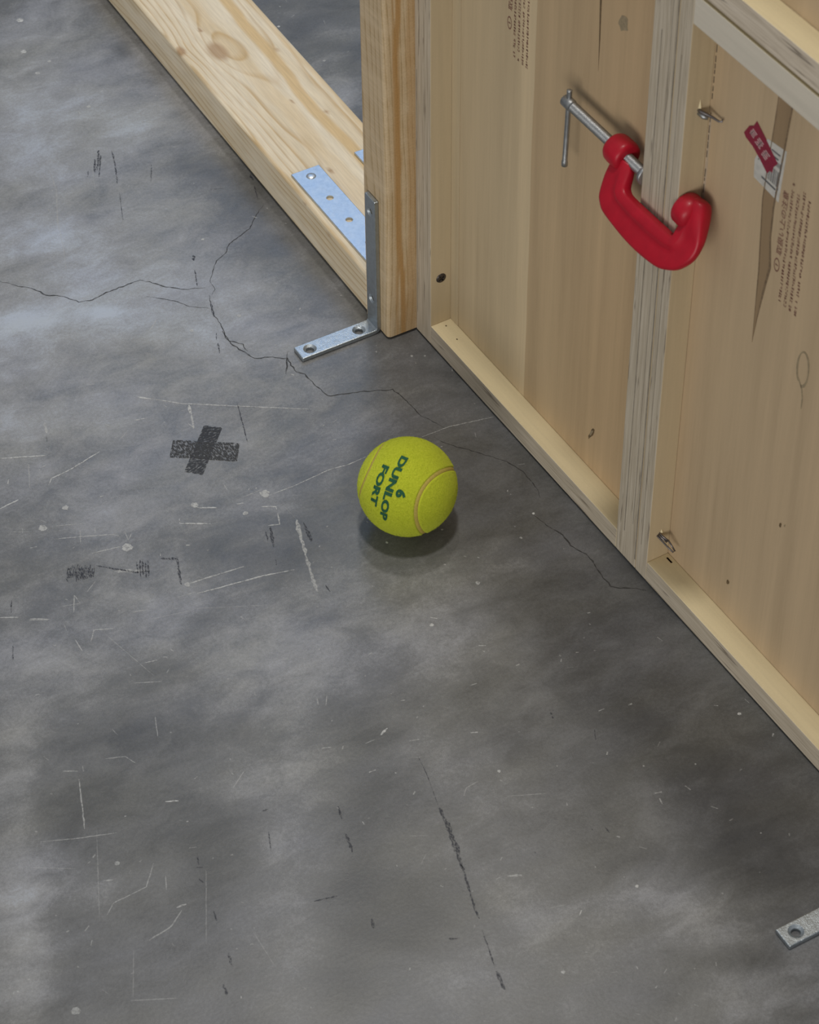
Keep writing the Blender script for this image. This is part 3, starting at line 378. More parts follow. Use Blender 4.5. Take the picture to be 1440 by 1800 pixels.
# the taped cross
root = thing('tape_cross', 'black cross of two worn tape strips stuck on the concrete floor', 'floor mark', (-182.6, -98.3, 0))
def strip(name, q, z, fade, mat):
    bm = bmesh.new(); lay = bm.verts.layers.float.new('alpha'); Q = [Vector(p) - Vector((-182.6, -98.3)) for p in q]
    n, m_ = 24, 10; g = []
    for i in range(n + 1):
        row = []
        for j in range(m_ + 1):
            u, v = i / n, j / m_
            p = Q[0].lerp(Q[1], v).lerp(Q[3].lerp(Q[2], v), u)
            if i in (0, n): p = p + (Q[3] - Q[0]).normalized() * RZ.uniform(-.5, .5)
            t = bm.verts.new(Vector((*p, z)) * MM); t[lay] = fade(u, v); row.append(t)
        g.append(row)
    for i in range(n):
        for j in range(m_): bm.faces.new((g[i][j], g[i + 1][j], g[i + 1][j + 1], g[i][j + 1]))
    bmesh.ops.recalc_face_normals(bm, faces=bm.faces[:])
    for f in bm.faces:
        if f.normal.z < 0: f.normal_flip()
    return from_bm(name, bm, mat, root)
ca, cb = DATA['cross']
strip('tape_strip', [ca[0], ca[1], ca[2], ca[3]], .26, lambda u, v: .98 if u < .33 else (.62 if u < .62 else .78), MAT['tape'])
strip('tape_strip', [cb[0], cb[1], cb[2], cb[3]], .32, lambda u, v: .96, MAT['tape_b'])

# ------------------------------------------------------------------ timber
def timber(name, lx, ly, lz, mat, pith, ring, knots, hearts, dens, bevel=3.2, parent=None, zoff=0):
    """rounded rectangular timber with ring / knot / heart attributes. long axis = index of max. local coords 0..l"""
    dims = (lx, ly, lz); bm = bmesh.new(); lay = {k: bm.verts.layers.float.new(k) for k in ('ring', 'knot', 'heart')}
    L = max(range(3), key=lambda i: dims[i]); A, B = [i for i in range(3) if i != L]
    # outline of the rounded cross-section
    out = []
    for (ca_, cb_, a0) in ((dims[A] - bevel, dims[B] - bevel, 0), (bevel, dims[B] - bevel, 90), (bevel, bevel, 180), (dims[A] - bevel, bevel, 270)):
        for k in range(5):
            t = math.radians(a0 + 22.5 * k); out.append((ca_ + bevel * math.cos(t), cb_ + bevel * math.sin(t)))
    dense = []
    for (p, q) in zip(out, out[1:] + out[:1]):
        n = max(1, int(math.hypot(q[0] - p[0], q[1] - p[1]) / dens[0]))
        dense += [(p[0] + (q[0] - p[0]) * k / n, p[1] + (q[1] - p[1]) * k / n) for k in range(n)]
    n = int(dims[L] / dens[1]); ins = [(0.0, 1.2), (1.2, 0.0)] + [(dims[L] * k / n, 0.0) for k in range(1, n)] + [(dims[L] - 1.2, 0.0), (dims[L], 1.2)]
    rows = []
    for s, inset in ins:
        row = []
        for a, b in dense:
            a2 = a + (dims[A] / 2 - a) * inset * 2 / dims[A]; b2 = b + (dims[B] / 2 - b) * inset * 2 / dims[B]
            co = [0, 0, 0]; co[L], co[A], co[B] = s, a2, b2
            v = bm.verts.new(Vector(co) * MM); p = Vector(co)
            rr = math.hypot((a - pith[0]), (b - pith[1]) * pith[2])
            rr += 5.5 * noise.noise(Vector((a * .018, b * .018, s * .0042)) + Vector((pith[0], 0, 0))) + 1.6 * noise.noise(Vector((a * .05, b * .05, s * .015)))
            kn = 0.0
            for kx, ky, kz, rad, dv, dark in knots:
                e = p - Vector((kx, ky, kz)); e[L] *= .55; d = e.length
                rr += dv * math.exp(-(d / (rad * 2.4)) ** 2)
                kn = max(kn, dark * max(0, min(1, (rad - d) / (rad * .45))))
            v[lay['ring']] = rr / ring; v[lay['knot']] = kn
            h = 0.0
            for fn in hearts: h = max(h, fn(p))
            v[lay['heart']] = h
            row.append(v)
        rows.append(row)
    m = len(dense)
    for r0, r1 in zip(rows, rows[1:]):
        for i in range(m): bm.faces.new((r0[i], r0[(i + 1) % m], r1[(i + 1) % m], r1[i]))
    bm.faces.new(rows[0][::-1]); bm.faces.new(rows[-1])
    bmesh.ops.recalc_face_normals(bm, faces=bm.faces[:])
    return from_bm(name, bm, mat, parent, smooth=False)
def soft(lo, hi, x): 
    t = max(0, min(1, (x - lo) / (hi - lo))); return t * t * (3 - 2 * t)
def band(idx, c, wd, amp, drift=0, face=None, wob=3, L=1):
    def fn(p):
        if face and not face(p): return 0
        x = p[idx] - c - drift * p[L] - wob * noise.noise(Vector((p[L] * .012, c, 0))) - .25 * wob * noise.noise(Vector((p[L] * .05, c, 3)))
        return amp * (1 - soft(wd * .55, wd, abs(x)))
    return fn

BW, BH, BL = 87.5, 38.3, 1150.0
beam = timber('timber_beam', BW, BL, BH, MAT['beam'], (57, -24, 1.0), 3.6,
    [(28.5, 309, BH, 9.5, -6.5, .8), (2.5, 325, BH - 1, 4.5, -3, .9), (29, 343, BH, 2.0, 0, 1), (50, 218, BH, 1.6, 0, .9), (68, 192, BH, 2.0, 0, .9), (35, 123, BH, 2.4, -1, .9), (72, 287, BH, 1.8, 0, .6), (1, 60, 33, 2.6, 0, .5), (1, 100, 35, 2.2, 0, .6)],
    [band(0, 60, 6.5, .85, .014, lambda p: p.z > 30, 5), band(0, 42, 9, .28, -.01, lambda p: p.z > 30, 8), band(0, 84, 3.5, .45, .0, lambda p: p.z > 30, 3)], (1.6, 3.0))
beam.location = Vector((1.5, 35.3, 0.9)) * MM; beam.rotation_euler = (0, 0, -.0102)
tag(beam, 'pale pine beam lying flat on the floor, knot in its top, running back from the post', 'timber')

POST_H = 475.0
def front(p): return p.y < 4
post = timber('wooden_post', 89.0, 34.9, POST_H, MAT['post'], (-60, 70, .8), 3.1, [],
    [band(0, 12.5, 3.0, .85, -.004, front, 3, 2), band(0, 19.5, 5.5, .45, .004, front, 4, 2), band(0, 7.5, 1.2, .55, 0, front, 1.5, 2)], (1.4, 5.0))
post.location = (0, 0, .0012)
tag(post, 'upright pine post with an orange grain streak, standing between the beam and the panels', 'timber')
post2 = post.copy(); COL.objects.link(post2); post2.location = Vector((5, -610, 1.2)) * MM
tag(post2, 'second upright pine post at the right end of the plywood panels', 'timber')

# ------------------------------------------------------------------ steel angle brackets
def countersink(center, axis, r, rc, t, tilt=1):
    """cutter: through hole with a conical countersink on the + side of axis (or - with tilt=-1)"""
    prof = [(-t, r), (tilt * 0 + t * .45, r), (t * 1.0, rc), (t * 1.6, rc + t * .6)]
    if tilt < 0: prof = [(-p, q) for p, q in prof][::-1]
    return lathe_bm(prof, axis, 28, origin=center)
def l_profile(pts, y0, y1, bevel):
    bm = bmesh.new(); a = [bm.verts.new(Vector((x, y0, z)) * MM) for x, z in pts]; f = bm.faces.new(a)
    r = bmesh.ops.extrude_face_region(bm, geom=[f]); bmesh.ops.translate(bm, vec=(0, (y1 - y0) * MM, 0), verts=[v for v in r['geom'] if isinstance(v, bmesh.types.BMVert)])
    bmesh.ops.recalc_face_normals(bm, faces=bm.faces[:])
    es = [e for e in bm.edges if len(e.link_faces) == 2 and e.calc_face_angle() > .8]
    bmesh.ops.bevel(bm, geom=es, offset=bevel * MM, segments=2, affect='EDGES', profile=.5)
    return bm
def angle_bracket(label):
    t, Lb, Hb, wd = 3.9, 67.0, 125.3, 14.7
    root = thing('angle_bracket', label, 'bracket', (0, 10.6, 0), 0, 'steel brackets screwed to the posts')
    arc = lambda cx, cz, r, a0, a1, n: [(cx + r * math.cos(math.radians(a0 + (a1 - a0) * k / n)), cz + r * math.sin(math.radians(a0 + (a1 - a0) * k / n))) for k in range(n + 1)]
    pts = [(-Lb, .3)] + [(-5, .3)] + arc(-5.2, 5.5, 5.0, -88, -2, 6) + [(-.2, Hb), (-t, Hb), (-t, t + 1.2), (-t - 1.2, t), (-Lb, t)]
    o = from_bm('plate', l_profile(pts, 0, wd, .7), MAT['zinc_rough'], root)
    C = [countersink((-57.15, 7.2, t - 2.6), 'Z', 3.1, 5.1, 2.6), countersink((-15.4, 7.2, t - 2.6), 'Z', 3.1, 5.1, 2.6)]
    C += [countersink((-t + 2.6, 7.2, z), 'X', 2.4, 4.0, 2.6, -1) for z in (112.4, 29.8)]
    cut(o, C)
    return root
def dup(root, loc, label):
    r = root.copy(); COL.objects.link(r); r.location = loc; r['label'] = label
    for ch in list(root.children):
        c = ch.copy(); COL.objects.link(c); c.parent = r
        for g in ch.children:
            d = g.copy(); COL.objects.link(d); d.parent = c
    return r
br = angle_bracket('zinc L-shaped steel bracket on the floor against the wooden post, two countersunk holes')
dup(br, Vector((5, -599.4, 0)) * MM, 'end of a flat steel bracket leg with one hole, in the lower right corner')

def screw_head(name, r, mat, parent, loc, axis, h=1.6):
    """domed head with a cross recess; axis: outward direction"""
    bm = lathe_bm([(-3, r * .5), (0, r), (h * .35, r * .95), (h * .8, r * .6), (h, r * .15)], 'Z', 24)
    o = from_bm(name, bm, mat, parent, True)
    cut(o, [box_bm(-r * .62, r * .62, -r * .13, r * .13, h * .1, h * 3), box_bm(-r * .13, r * .13, -r * .62, r * .62, h * .1, h * 3)])
    q = Vector((0, 0, 1)).rotation_difference(Vector(axis)); o.location = Vector(loc) * MM
    o.rotation_mode = 'QUATERNION'; o.rotation_quaternion = q @ Quaternion((0, 0, 1), .6)
    return o
def angle_plate(x0, label):
    root = thing('angle_plate', label, 'bracket', (x0, 35.4, BH + .95), 0, 'steel plates on the beam')
    wd, L = 24.9, 131.5
    pts = [(0.3, 0), (L, 0), (L, 2.1), (2.4, 2.1), (2.4, 62), (.3, 62)]
    bm = bmesh.new(); a = [bm.verts.new(Vector((0, y, z)) * MM) for y, z in pts]; f = bm.faces.new(a)
    r = bmesh.ops.extrude_face_region(bm, geom=[f]); bmesh.ops.translate(bm, vec=(wd * MM, 0, 0), verts=[v for v in r['geom'] if isinstance(v, bmesh.types.BMVert)])
    bmesh.ops.recalc_face_normals(bm, faces=bm.faces[:])
    es = [e for e in bm.edges if len(e.link_faces) == 2 and e.calc_face_angle() > .8]
    bmesh.ops.bevel(bm, geom=es, offset=.5 * MM, segments=2, affect='EDGES', profile=.5)
    o = from_bm('plate', bm, MAT['zinc'], root)
    cut(o, [lathe_bm([(-2, 2.9), (6, 2.9)], 'Z', 28, origin=(12.4, y, 0)) for y in (90.6, 59.7, 28.7)])
    screw_head('screw', 3.9, MAT['zinc'], root, (12.6, 121.6, 2.1), (0, 0, 1), 1.0)
    return root
pl = angle_plate(7.5, 'flat steel plate on the beam top with one screw and two open holes in view')
dup(pl, Vector((63.6, 35.4, BH + .95)) * MM, 'steel plate on the far side of the beam, only its corner showing beside the post')

# ------------------------------------------------------------------ plywood panels
PA = (24.27, 0, 0); PROT = .0196
def pworld(x, y, z=0):
    c, s = math.cos(PROT), math.sin(PROT); return (PA[0] + x * c - y * s, PA[1] + x * s + y * c, PA[2] + z)
D, RH = 17.7, 19.3
face_y = lambda n: 0 if abs(n.x) > .6 else 1
def panel(name, label, y_hi, y_lo, z0, z1, wl, wr, sheet_mat, oy, low='edge_z', top='edge_z'):
    """frame panel: left stud at y_hi, right stud at y_lo (panel-local, measured from oy)"""
    root = thing(name, label, 'panel', pworld(0, oy, z0), PROT, 'plywood frame panels')
    H = z1 - z0; a, b = y_hi - oy, y_lo - oy; g = 1.7
    box('plywood_sheet', (D, D + 4, b + .3, a - .3, g, H - .2), sheet_mat, root, .3, seg=1)
    box('stud', (0, D, a - wl, a, g, H - .2), [MAT['edge_y'], MAT['ply_face']], root, .6, face_y)
    box('stud', (0, D, b, b + wr, g, H - .2), [MAT['edge_y'], MAT['ply_face']], root, .6, face_y)
    box('rail', (0, D, b + wr, a - wl, g, RH), [MAT[low], MAT['ply_rail']], root, .5, face_y)
    box('rail', (0, D, b + wr, a - wl, H - 19.6, H - .2), [MAT[top], MAT['ply_rail']], root, .5, face_y)
    return root
SEAM = -290.4; ZS = 475.6
pan1 = panel('frame_panel', 'left plywood frame panel standing against the post, bottom rail on the floor', -.2, SEAM, 0, ZS, 20.6, 23.6, MAT['ply_left'], 0)
pan2 = panel('frame_panel', 'right plywood frame panel with bent nail and red barcode sticker, clamped to its neighbour', SEAM - .45, -571, 0, ZS, 12.4, 14, MAT['ply_right'], SEAM, 'edge_z', 'rail_pale')
pan3 = panel('frame_panel', 'upper plywood panel resting on the right one, only its lower rail in the top corner', SEAM - .45, -571, ZS + .3, ZS * 2, 12.4, 14, MAT['ply_right'], SEAM, 'edge_pale', 'edge_z')
sheet1 = [c for c in pan1.children if c.name.startswith('plywood_sheet')][0]
sheet2 = [c for c in pan2.children if c.name.startswith('plywood_sheet')][0]
# dark core veneers that show in the stud edges
def core_line(y, w, z0, z1, parent):
    box('core_veneer', (-.06, .8, y, y + w, z0, z1), MAT['core'], parent)
core_line(SEAM + .25, 1.1, 10, ZS - 3, pan1); core_line(SEAM + 14.4, .8, 26, ZS - 40, pan1); core_line(SEAM + 5.6, .5, 40, ZS - 3, pan1)
core_line(-7.2, .6, 300, ZS - 3, pan1); core_line(-2.6, .5, 20, 240, pan1); core_line(-.45 - 5.0, .5, 30, 430, pan2)
# narrow filler strip beside the left stud
box('filler_strip', (D - .5, D, -31.2, -20.8, RH, ZS - 20), MAT['ply_face'], pan1, .15, seg=1)
screw_head('screw', 4.1, MAT['screw'], pan1, (8.9, -20.8, 62.2), (0, -1, 0), 1.2)

def blob_patch(name, cy, cz, ry, rz, parent, mat, rot=0, x=D, n=14, seed=0, oy=0):
    R = random.Random(seed); pts = []
    for k in range(n):
        t = 2 * math.pi * k / n; q = 1 + R.uniform(-.22, .22); u, v = ry * math.cos(t) * q, rz * math.sin(t) * q
        pts.append((cy - oy + u * math.cos(rot) - v * math.sin(rot), cz + u * math.sin(rot) + v * math.cos(rot)))
    return sheet_poly(name, pts, x, mat, parent)
# marks in the veneer of the left sheet
blob_patch('knot', -206.8, 52.3, 1.6, 7.5, sheet1, MAT['knot'], .42, seed=1); blob_patch('knot_centre', -206.6, 52.8, .8, 4.2, sheet1, MAT['stain'], .42, x=D - .1, seed=2)
blob_patch('veneer_stain', -214.5, 397, 4.6, 6.0, sheet1, MAT['stain'], .5, seed=3)
sheet_poly('veneer_split', [(-188.2, 452), (-190.6, 452), (-190.8, 398), (-191.4, 372), (-191.2, 348), (-190.2, 372), (-189.0, 398)], D, MAT['knot'], sheet1)
# marks in the veneer of the right sheet (y measured from the seam)
O2 = SEAM
sheet_poly('veneer_splice', [(y - O2, z) for y, z in [(-363.2, 454), (-363.4, 435), (-360.6, 400), (-358.6, 362), (-360.2, 336), (-362.4, 312), (-363.4, 284), (-364.2, 257), (-365.8, 277), (-369.5, 303), (-372.4, 321), (-369.6, 341), (-369.2, 363), (-372.2, 400), (-375.4, 435), (-376.4, 454)]], D, MAT['splice'], sheet2)
for q in ([(-363.2, 454), (-363.9, 454), (-361.2, 400), (-359.3, 362), (-363.2, 312), (-364.2, 257), (-362.2, 312), (-358.4, 362), (-360.4, 400)], [(-376.6, 454), (-375.6, 454), (-371.4, 400), (-368.4, 363), (-368.8, 341), (-371.2, 321), (-368.0, 300), (-364.3, 257), (-366.4, 277), (-370.2, 303), (-373.2, 321), (-370.2, 341), (-369.8, 363), (-372.8, 400)]):
    sheet_poly('splice_edge', [(y - O2, z) for y, z in q], D - .14, MAT['spl_edge'], sheet2, .08)
blob_patch('knot', -410.9, 140.5, 1.0, 2.0, sheet2, MAT['knot'], .3, seed=5, oy=O2); blob_patch('knot', -368.1, 49.4, 1.2, 2.4, sheet2, MAT['knot'], .3, seed=6, oy=O2)
blob_patch('knot', -415, 143.5, .6, 1.4, sheet2, MAT['stain'], .3, seed=7, oy=O2)
def loop_knot():
    bm = bmesh.new(); cy, cz = -412.0 - O2, 270
    pts = [(D - .02, cy + 5.2 * math.cos(t), cz + 2 + 13 * math.sin(t)) for t in [k * math.pi / 12 for k in range(-4, 19)]]
    tube_bm(pts, [.35 + .9 * abs(math.sin(k * .35 + .5)) * .7 for k in range(len(pts))], 5, bm)
    tube_bm([(D - .02, cy + 3.4, cz - 6), (D - .02, cy - 1.5, cz - 13), (D - .02, cy - 3.0, cz - 19), (D - .02, cy - 3.0, cz - 27)], [.6, 1.0, .9, .6], 5, bm)
    for v in bm.verts: v.co.x = max(v.co.x, (D - .14) * MM) if v.co.x < D * MM else v.co.x
    from_bm('loop_knot', bm, MAT['stain'], sheet2)
loop_knot()

# printed handling notes
def text_mesh(body, size, offset=0.0):
    cu = bpy.data.curves.new('text', 'FONT'); cu.body = body; cu.size = size; cu.offset = offset; cu.resolution_u = 3
    cu.align_x = 'LEFT'
    o = bpy.data.objects.new('text', cu); COL.objects.link(o); bpy.context.view_layer.update()
    me = bpy.data.meshes.new_from_object(o.evaluated_get(bpy.context.evaluated_depsgraph_get()))
    bpy.data.objects.remove(o); bpy.data.curves.remove(cu); return me
def notes(parent, y_title, y_lines, z_circle, z_title, z_line, z_end, oy, seed):
    """vertical stamp: reading direction +z, letter tops towards +y"""
    x = D - .1; R = random.Random(seed)
    me = text_mesh('取扱い上の注意', 1.0, .012)
    xs = [v.co.x for v in me.vertices]; w_ = max(xs) - min(xs); k = 46.0 / w_; kh = 5.4
    for v in me.vertices:
        tx, ty = (v.co.x - min(xs)) * k, v.co.y * kh; v.co = Vector((x, y_title - 2.6 - oy + ty, z_title + tx)) * MM
    link_mesh('printed_heading', me, MAT['ink_red'], parent)
    bm = bmesh.new(); cz, cy = z_circle, y_title - oy; n = 24
    ring = [[bm.verts.new(Vector((x, cy + r * 2.6 * math.cos(t), cz + r * 5.0 * math.sin(t))) * MM) for t in (k_ * 2 * math.pi / n for k_ in range(n))] for r in (1, .78)]
    for i in range(n): bm.faces.new((ring[0][i], ring[0][(i + 1) % n], ring[1][(i + 1) % n], ring[1][i]))
    q = [bm.verts.new(Vector((x, cy + a, cz + b)) * MM) for a, b in ((-1.3, -.4), (-1.3, .4), (1.3, .4), (1.3, -.4))]; bm.faces.new(q)
    q = [bm.verts.new(Vector((x, cy + a, cz + b)) * MM) for a, b in ((.6, -1.0), (.9, -1.3), (1.4, .2), (1.0, .3))]; bm.faces.new(q)
    from_bm('printed_circle', bm, MAT['ink_red'], parent)
    for yl in y_lines:                          # lines of print too small to read
        bm = bmesh.new(); z = z_line
        def qd(u0, u1, v0, v1): bm.faces.new([bm.verts.new(Vector((x, yl - oy + b, a)) * MM) for a, b in ((u0, v0), (u1, v0), (u1, v1), (u0, v1))])
        end = z_end - R.uniform(0, 6)
        while z < end:
            c = R.uniform(1.7, 2.3)
            if R.random() < .93:
                heavy = R.random() < .35
                for s in range(5 if heavy else 3):
                    if R.random() < .5: u = R.uniform(0, c - .45); qd(z + u, z + u + R.uniform(.35, .6), -1.3 + R.uniform(0, .8), 1.3 - R.uniform(0, .8))
                    else: v = R.uniform(-1.3, .9); qd(z + R.uniform(0, .3), z + c - R.uniform(.1, .4), v, v + .42)
            z += c + .35
        from_bm('printed_line', bm, MAT['ink_red'], parent)
notes(sheet1, -90.4, (-96.8, -101.8, -106.8, -111.8), 324, 334, 301, 391, 0, 3)
notes(sheet2, -377.8, (-384, -389, -394, -399), 327, 335, 303.5, 391.5, O2, 8)

# sticker with bars and a red tag
lab = sheet_poly('price_label', [(y - O2, z) for y, z in [(-357.3, 404.3), (-374.8, 406.5), (-372.8, 369.4), (-349, 371.8), (-348.0, 384)]], D, MAT['paper'], pan2, .2)
lab['label'] = 'white paper label printed with black bars'
redp = [(y - O2, z) for y, z in [(-336.4, 395.3), (-338.5, 393.2), (-345.5, 391.2), (-353, 387), (-360.4, 381.9), (-362.3, 385.0), (-364.6, 385.2), (-365.2, 389.5), (-368.6, 394.0), (-361, 399.5), (-353.8, 404.8), (-346.6, 409.6), (-344.3, 405.0), (-340.5, 402.5)]]
rt = sheet_poly('red_tag', redp, D - .24, MAT['tape_red'], lab, .2); rt['label'] = 'torn red tag with pale characters'
def pale_char(cy, cz, s, seed):
    R = random.Random(seed); bm = bmesh.new(); x = D - .5
    d = Vector((-.80, -.30)).normalized(); n = Vector((-.55, .85)).normalized(); c0 = Vector((cy - O2, cz))
    def bar(u0, u1, v0, v1): bm.faces.new([bm.verts.new(Vector((x, *(c0 + d * u + n * v))) * MM) for u, v in ((u0, v0), (u1, v0), (u1, v1), (u0, v1))])
    for k in range(4): v = -s + k * s * .62; bar(-s * R.uniform(.7, 1), s * R.uniform(.7, 1), v, v + s * .36)
    for k in range(2): u = R.uniform(-.6, .3) * s; bar(u, u + s * .4, -s, s)
    from_bm('pale_character', bm, MAT['ink_pink'], lab)
pale_char(-344.6, 399.8, 2.5, 1); pale_char(-350.9, 396.8, 2.9, 2); pale_char(-357.1, 392.8, 2.9, 3)
def bars():
    bm = bmesh.new(); x = D - .23
    P = lambda u, v: Vector((-348.6, 373.0)) .lerp(Vector((-372.2, 371.4)), u).lerp(Vector((-348.6, 403.6)).lerp(Vector((-374.2, 405.2)), u), v)
    R = random.Random(4)
    def q(u0, u1, v0, v1, sh=0):
        bm.faces.new([bm.verts.new(Vector((x, P(u, v)[0] - O2, P(u, v)[1])) * MM) for u, v in ((u0, v0), (u1, v0), (u1, v1), (u0, v1))])
    q(.30, .86, .105, .15); u = .46
    while u < .86:
        wd = R.choice((.012, .02, .032)); q(u, u + wd, .20, .52); u += wd + R.choice((.014, .022))
    for k in range(9): q(.90, .90 + R.uniform(.02, .05), .15 + k * .07, .15 + k * .07 + .045)
    q(.52, .84, .84, .875); q(.58, .80, .73, .77)
    for k in range(6): q(.70 + k * .035, .72 + k * .035, .60, .70)
    for k in range(5): q(.06 + R.uniform(0, .05), .14, .42 + k * .05, .445 + k * .05)
    q(.86, .89, .06, .085)
    from_bm('printed_bars', bm, MAT['ink_grey'], lab)
bars()

# bent nail and staple sticking out of the right panel's stud
SY = SEAM - .45 - 12.4 - O2
tb = tube_bm([(9.5, SY + 1, 393), (9.8, SY - 2.0, 392.8), (11.5, SY - 4.5, 392.2), (13.3, SY - 9, 391.8), (14.4, SY - 13.5, 391.4), (15.4, SY - 15.0, 391.8), (16.0, SY - 14.6, 393.2)], [1.1, 1.1, 1.0, .8, .65, .6, .55], 8)
o = from_bm('bent_nail', tb, MAT['nail'], pan2, True); o['label'] = 'bent grey nail'
tb = tube_bm([(10.0, SY + .6, 390.6), (11.4, SY - 3.0, 389.4), (13.2, SY - 5.0, 388.8)], [1.5, 1.7, 1.2], 8); from_bm('nail_washer', tb, MAT['steel'], pan2, True)
def splinter(y0, z, L):
    b = bmesh.new(); p = [b.verts.new(Vector(c) * MM) for c in ((9.0, y0 + .2, z), (12.0, y0 + .2, z + .8), (10.2, y0 + .2, z + L), (10.2, y0 - 1.5, z + .5))]
    for f in ((0, 1, 3), (1, 2, 3), (2, 0, 3), (0, 2, 1)): b.faces.new([p[i] for i in f])
    bmesh.ops.recalc_face_normals(b, faces=b.faces[:]); from_bm('splinter', b, MAT['ply_rail'], pan2)
splinter(SY, 394, 7); splinter(SY, 43.2, 3.2)
b = bmesh.new()
tube_bm([(6.8, SY + .8, 41.6), (7.0, SY - 1, 41.2), (9.2, SY - 9.5, 37.6), (10.4, SY - 14.2, 36.2), (11.6, SY - 14.6, 36.8), (11.4, SY - 10, 39.4), (11.0, SY - 7, 41.2)], .62, 6, b)
tube_bm([(8.6, SY + .8, 43.4), (9.2, SY - 2.6, 42.2), (11.4, SY - 7.4, 40.2)], .7, 6, b); tube_bm([(7.8, SY + .8, 42.4), (8.2, SY - 2.6, 41.6), (10.2, SY - 7.0, 39.6)], .7, 6, b)
o = from_bm('staple', b, MAT['nail'], pan2, True); o['label'] = 'bent grey staple'
# pale glue line and dark gaps beside the stud
gl = [(z, z + 18) for z in range(300, 385, 18)]
sheet_poly('glue_line', [(SY - .4, 318), (SY - 2.4, 318), (SY - 3.0, 350), (SY - 2.4, 386), (SY - .6, 386)], D, MAT['glue'], sheet2, .1)
R_ = random.Random(2); z = 330.0
while z < 438:
    L = R_.uniform(2, 7)
    if not (349 < z < 356 or 386 < z < 398): sheet_poly('dark_gap', [(SY - .9, z), (SY - 1.7, z + .4), (SY - 1.6, z + L), (SY - .9, z + L)], D - .12, MAT['pencil'], sheet2, .06)
    z += L + R_.uniform(.6, 2.2)
for zz in (20.6, 23.0): box('dark_gap', (12.2 + zz * .06, 13.4 + zz * .06, SY - 7 - zz * .1, SY - 1.4 - zz * .1, RH, RH + .1), MAT['spl_edge'], pan2)
for yy, xx in ((-27, 9.5), (-44, 8.5)): box('dowel_hole', (xx, xx + 1.1, yy, yy + 1.3, RH, RH + .08), MAT['knot'], pan1)

# ------------------------------------------------------------------ C-clamp
CX, CZ, TH = 4.0, 322.5, math.radians(60)
croot = thing('c_clamp', 'red C-clamp with steel screw gripping the two studs together', 'clamp', pworld(0, 0), PROT)
cs, sn = math.cos(TH), math.sin(TH)
def CP(y, v, w=0.0): return Vector((CX - v * cs - w * sn, y, CZ - v * sn + w * cs))
outer = [(-236.2, 2), (-236.6, 10), (-237.2, 18), (-240.5, 29.2), (-244.6, 33.4), (-249.7, 36.2), (-262.4, 38.2), (-277.2, 39.6), (-290.9, 39.7), (-303.4, 38.7), (-311, 37.2), (-317.5, 34.2), (-322.6, 30.6), (-326.6, 25.6), (-329.4, 20.5), (-330.4, 15.6), (-330.2, 11), (-329.2, 6.5), (-326.5, 0), (-323.4, -6), (-320.2, -11.5), (-318.2, -13.4)]
inner = [(-252.4, 1), (-254.6, 5), (-255.9, 9), (-257.2, 13.6), (-259.4, 15.6), (-262.6, 16.4), (-270, 16.6), (-280, 16.5), (-290, 16.4), (-299, 16.2), (-304, 16.2), (-307, 16.1), (-308.4, 15.6), (-308.8, 14.4), (-308.8, 12.8), (-308.8, 10), (-308.8, 6.5), (-308.8, 2), (-308.8, -5), (-308.9, -9.5), (-309.2, -11.4), (-310.6, -12.8)]
prof = [(0, 2.6), (.03, 3.7), (.10, 4.5), (.27, 4.5), (.33, 4.2), (.40, 2.9), (.55, 2.7), (.90, 2.9), (.97, 2.4), (1.0, 1.2)]
bm = bmesh.new(); rings = []
N = len(outer)
def cr(P, t):
    i = min(int(t), N - 2); f = t - i; p0, p1, p2, p3 = (Vector(P[max(0, min(N - 1, i + k))]) for k in (-1, 0, 1, 2))
    return .5 * (2 * p1 + (p2 - p0) * f + (2 * p0 - 5 * p1 + 4 * p2 - p3) * f * f + (3 * p1 - p0 - 3 * p2 + p3) * f ** 3)
M = (N - 1) * 3
for k in range(M + 1):
    t = k * (N - 1) / M; a, c = cr(inner, t), cr(outer, t)
    end = soft(N - 7, N - 1, t); st0 = 1 - soft(0, 4, t); q = max(end, st0)
    tipq = math.sqrt(max(.04, 1 - (max(0, t - (N - 6)) / 5) ** 2))
    ring = []
    for u, h in prof: ring.append((u, h * (1 - q) * tipq + (st0 * 4.8 + end * 9.8 * tipq) * math.sqrt(max(.06, 1 - (2 * u - 1) ** 2)) ** .6))
    full = [(u, h) for u, h in ring] + [(u, -h) for u, h in ring[::-1]]
    rings.append([bm.verts.new(CP(*(a.lerp(c, u)), h) * MM) for u, h in full])
m_ = len(rings[0])
for r0, r1 in zip(rings, rings[1:]):
    for i in range(m_): bm.faces.new((r0[i], r0[(i + 1) % m_], r1[(i + 1) % m_], r1[i]))
bm.faces.new(rings[0][::-1]); bm.faces.new(rings[-1])
# threaded boss and anvil pad belong to the casting
lathe_bm([(-231.0, 3.9), (-230.6, 5.6), (-230.7, 7.6), (-231.5, 8.9), (-233.2, 9.8), (-236, 10.1), (-243, 10.1), (-245.2, 9.6), (-246.4, 8.4), (-246.7, 6.5), (-246.4, 4.0)], 'Y', 32, bm, (CX, 0, CZ))
pc = CP(0, -2.0)
lathe_bm([(-303.7, 6.0), (-303.6, 9.2), (-304.0, 10.1), (-304.8, 10.6), (-309.5, 10.7), (-313, 10.2), (-316, 8.0)], 'Y', 28, bm, (pc.x, 0, pc.z))
bmesh.ops.recalc_face_normals(bm, faces=bm.faces[:])
cf = from_bm('clamp_frame', bm, MAT['red'], croot, True); cf['label'] = 'red painted cast frame'
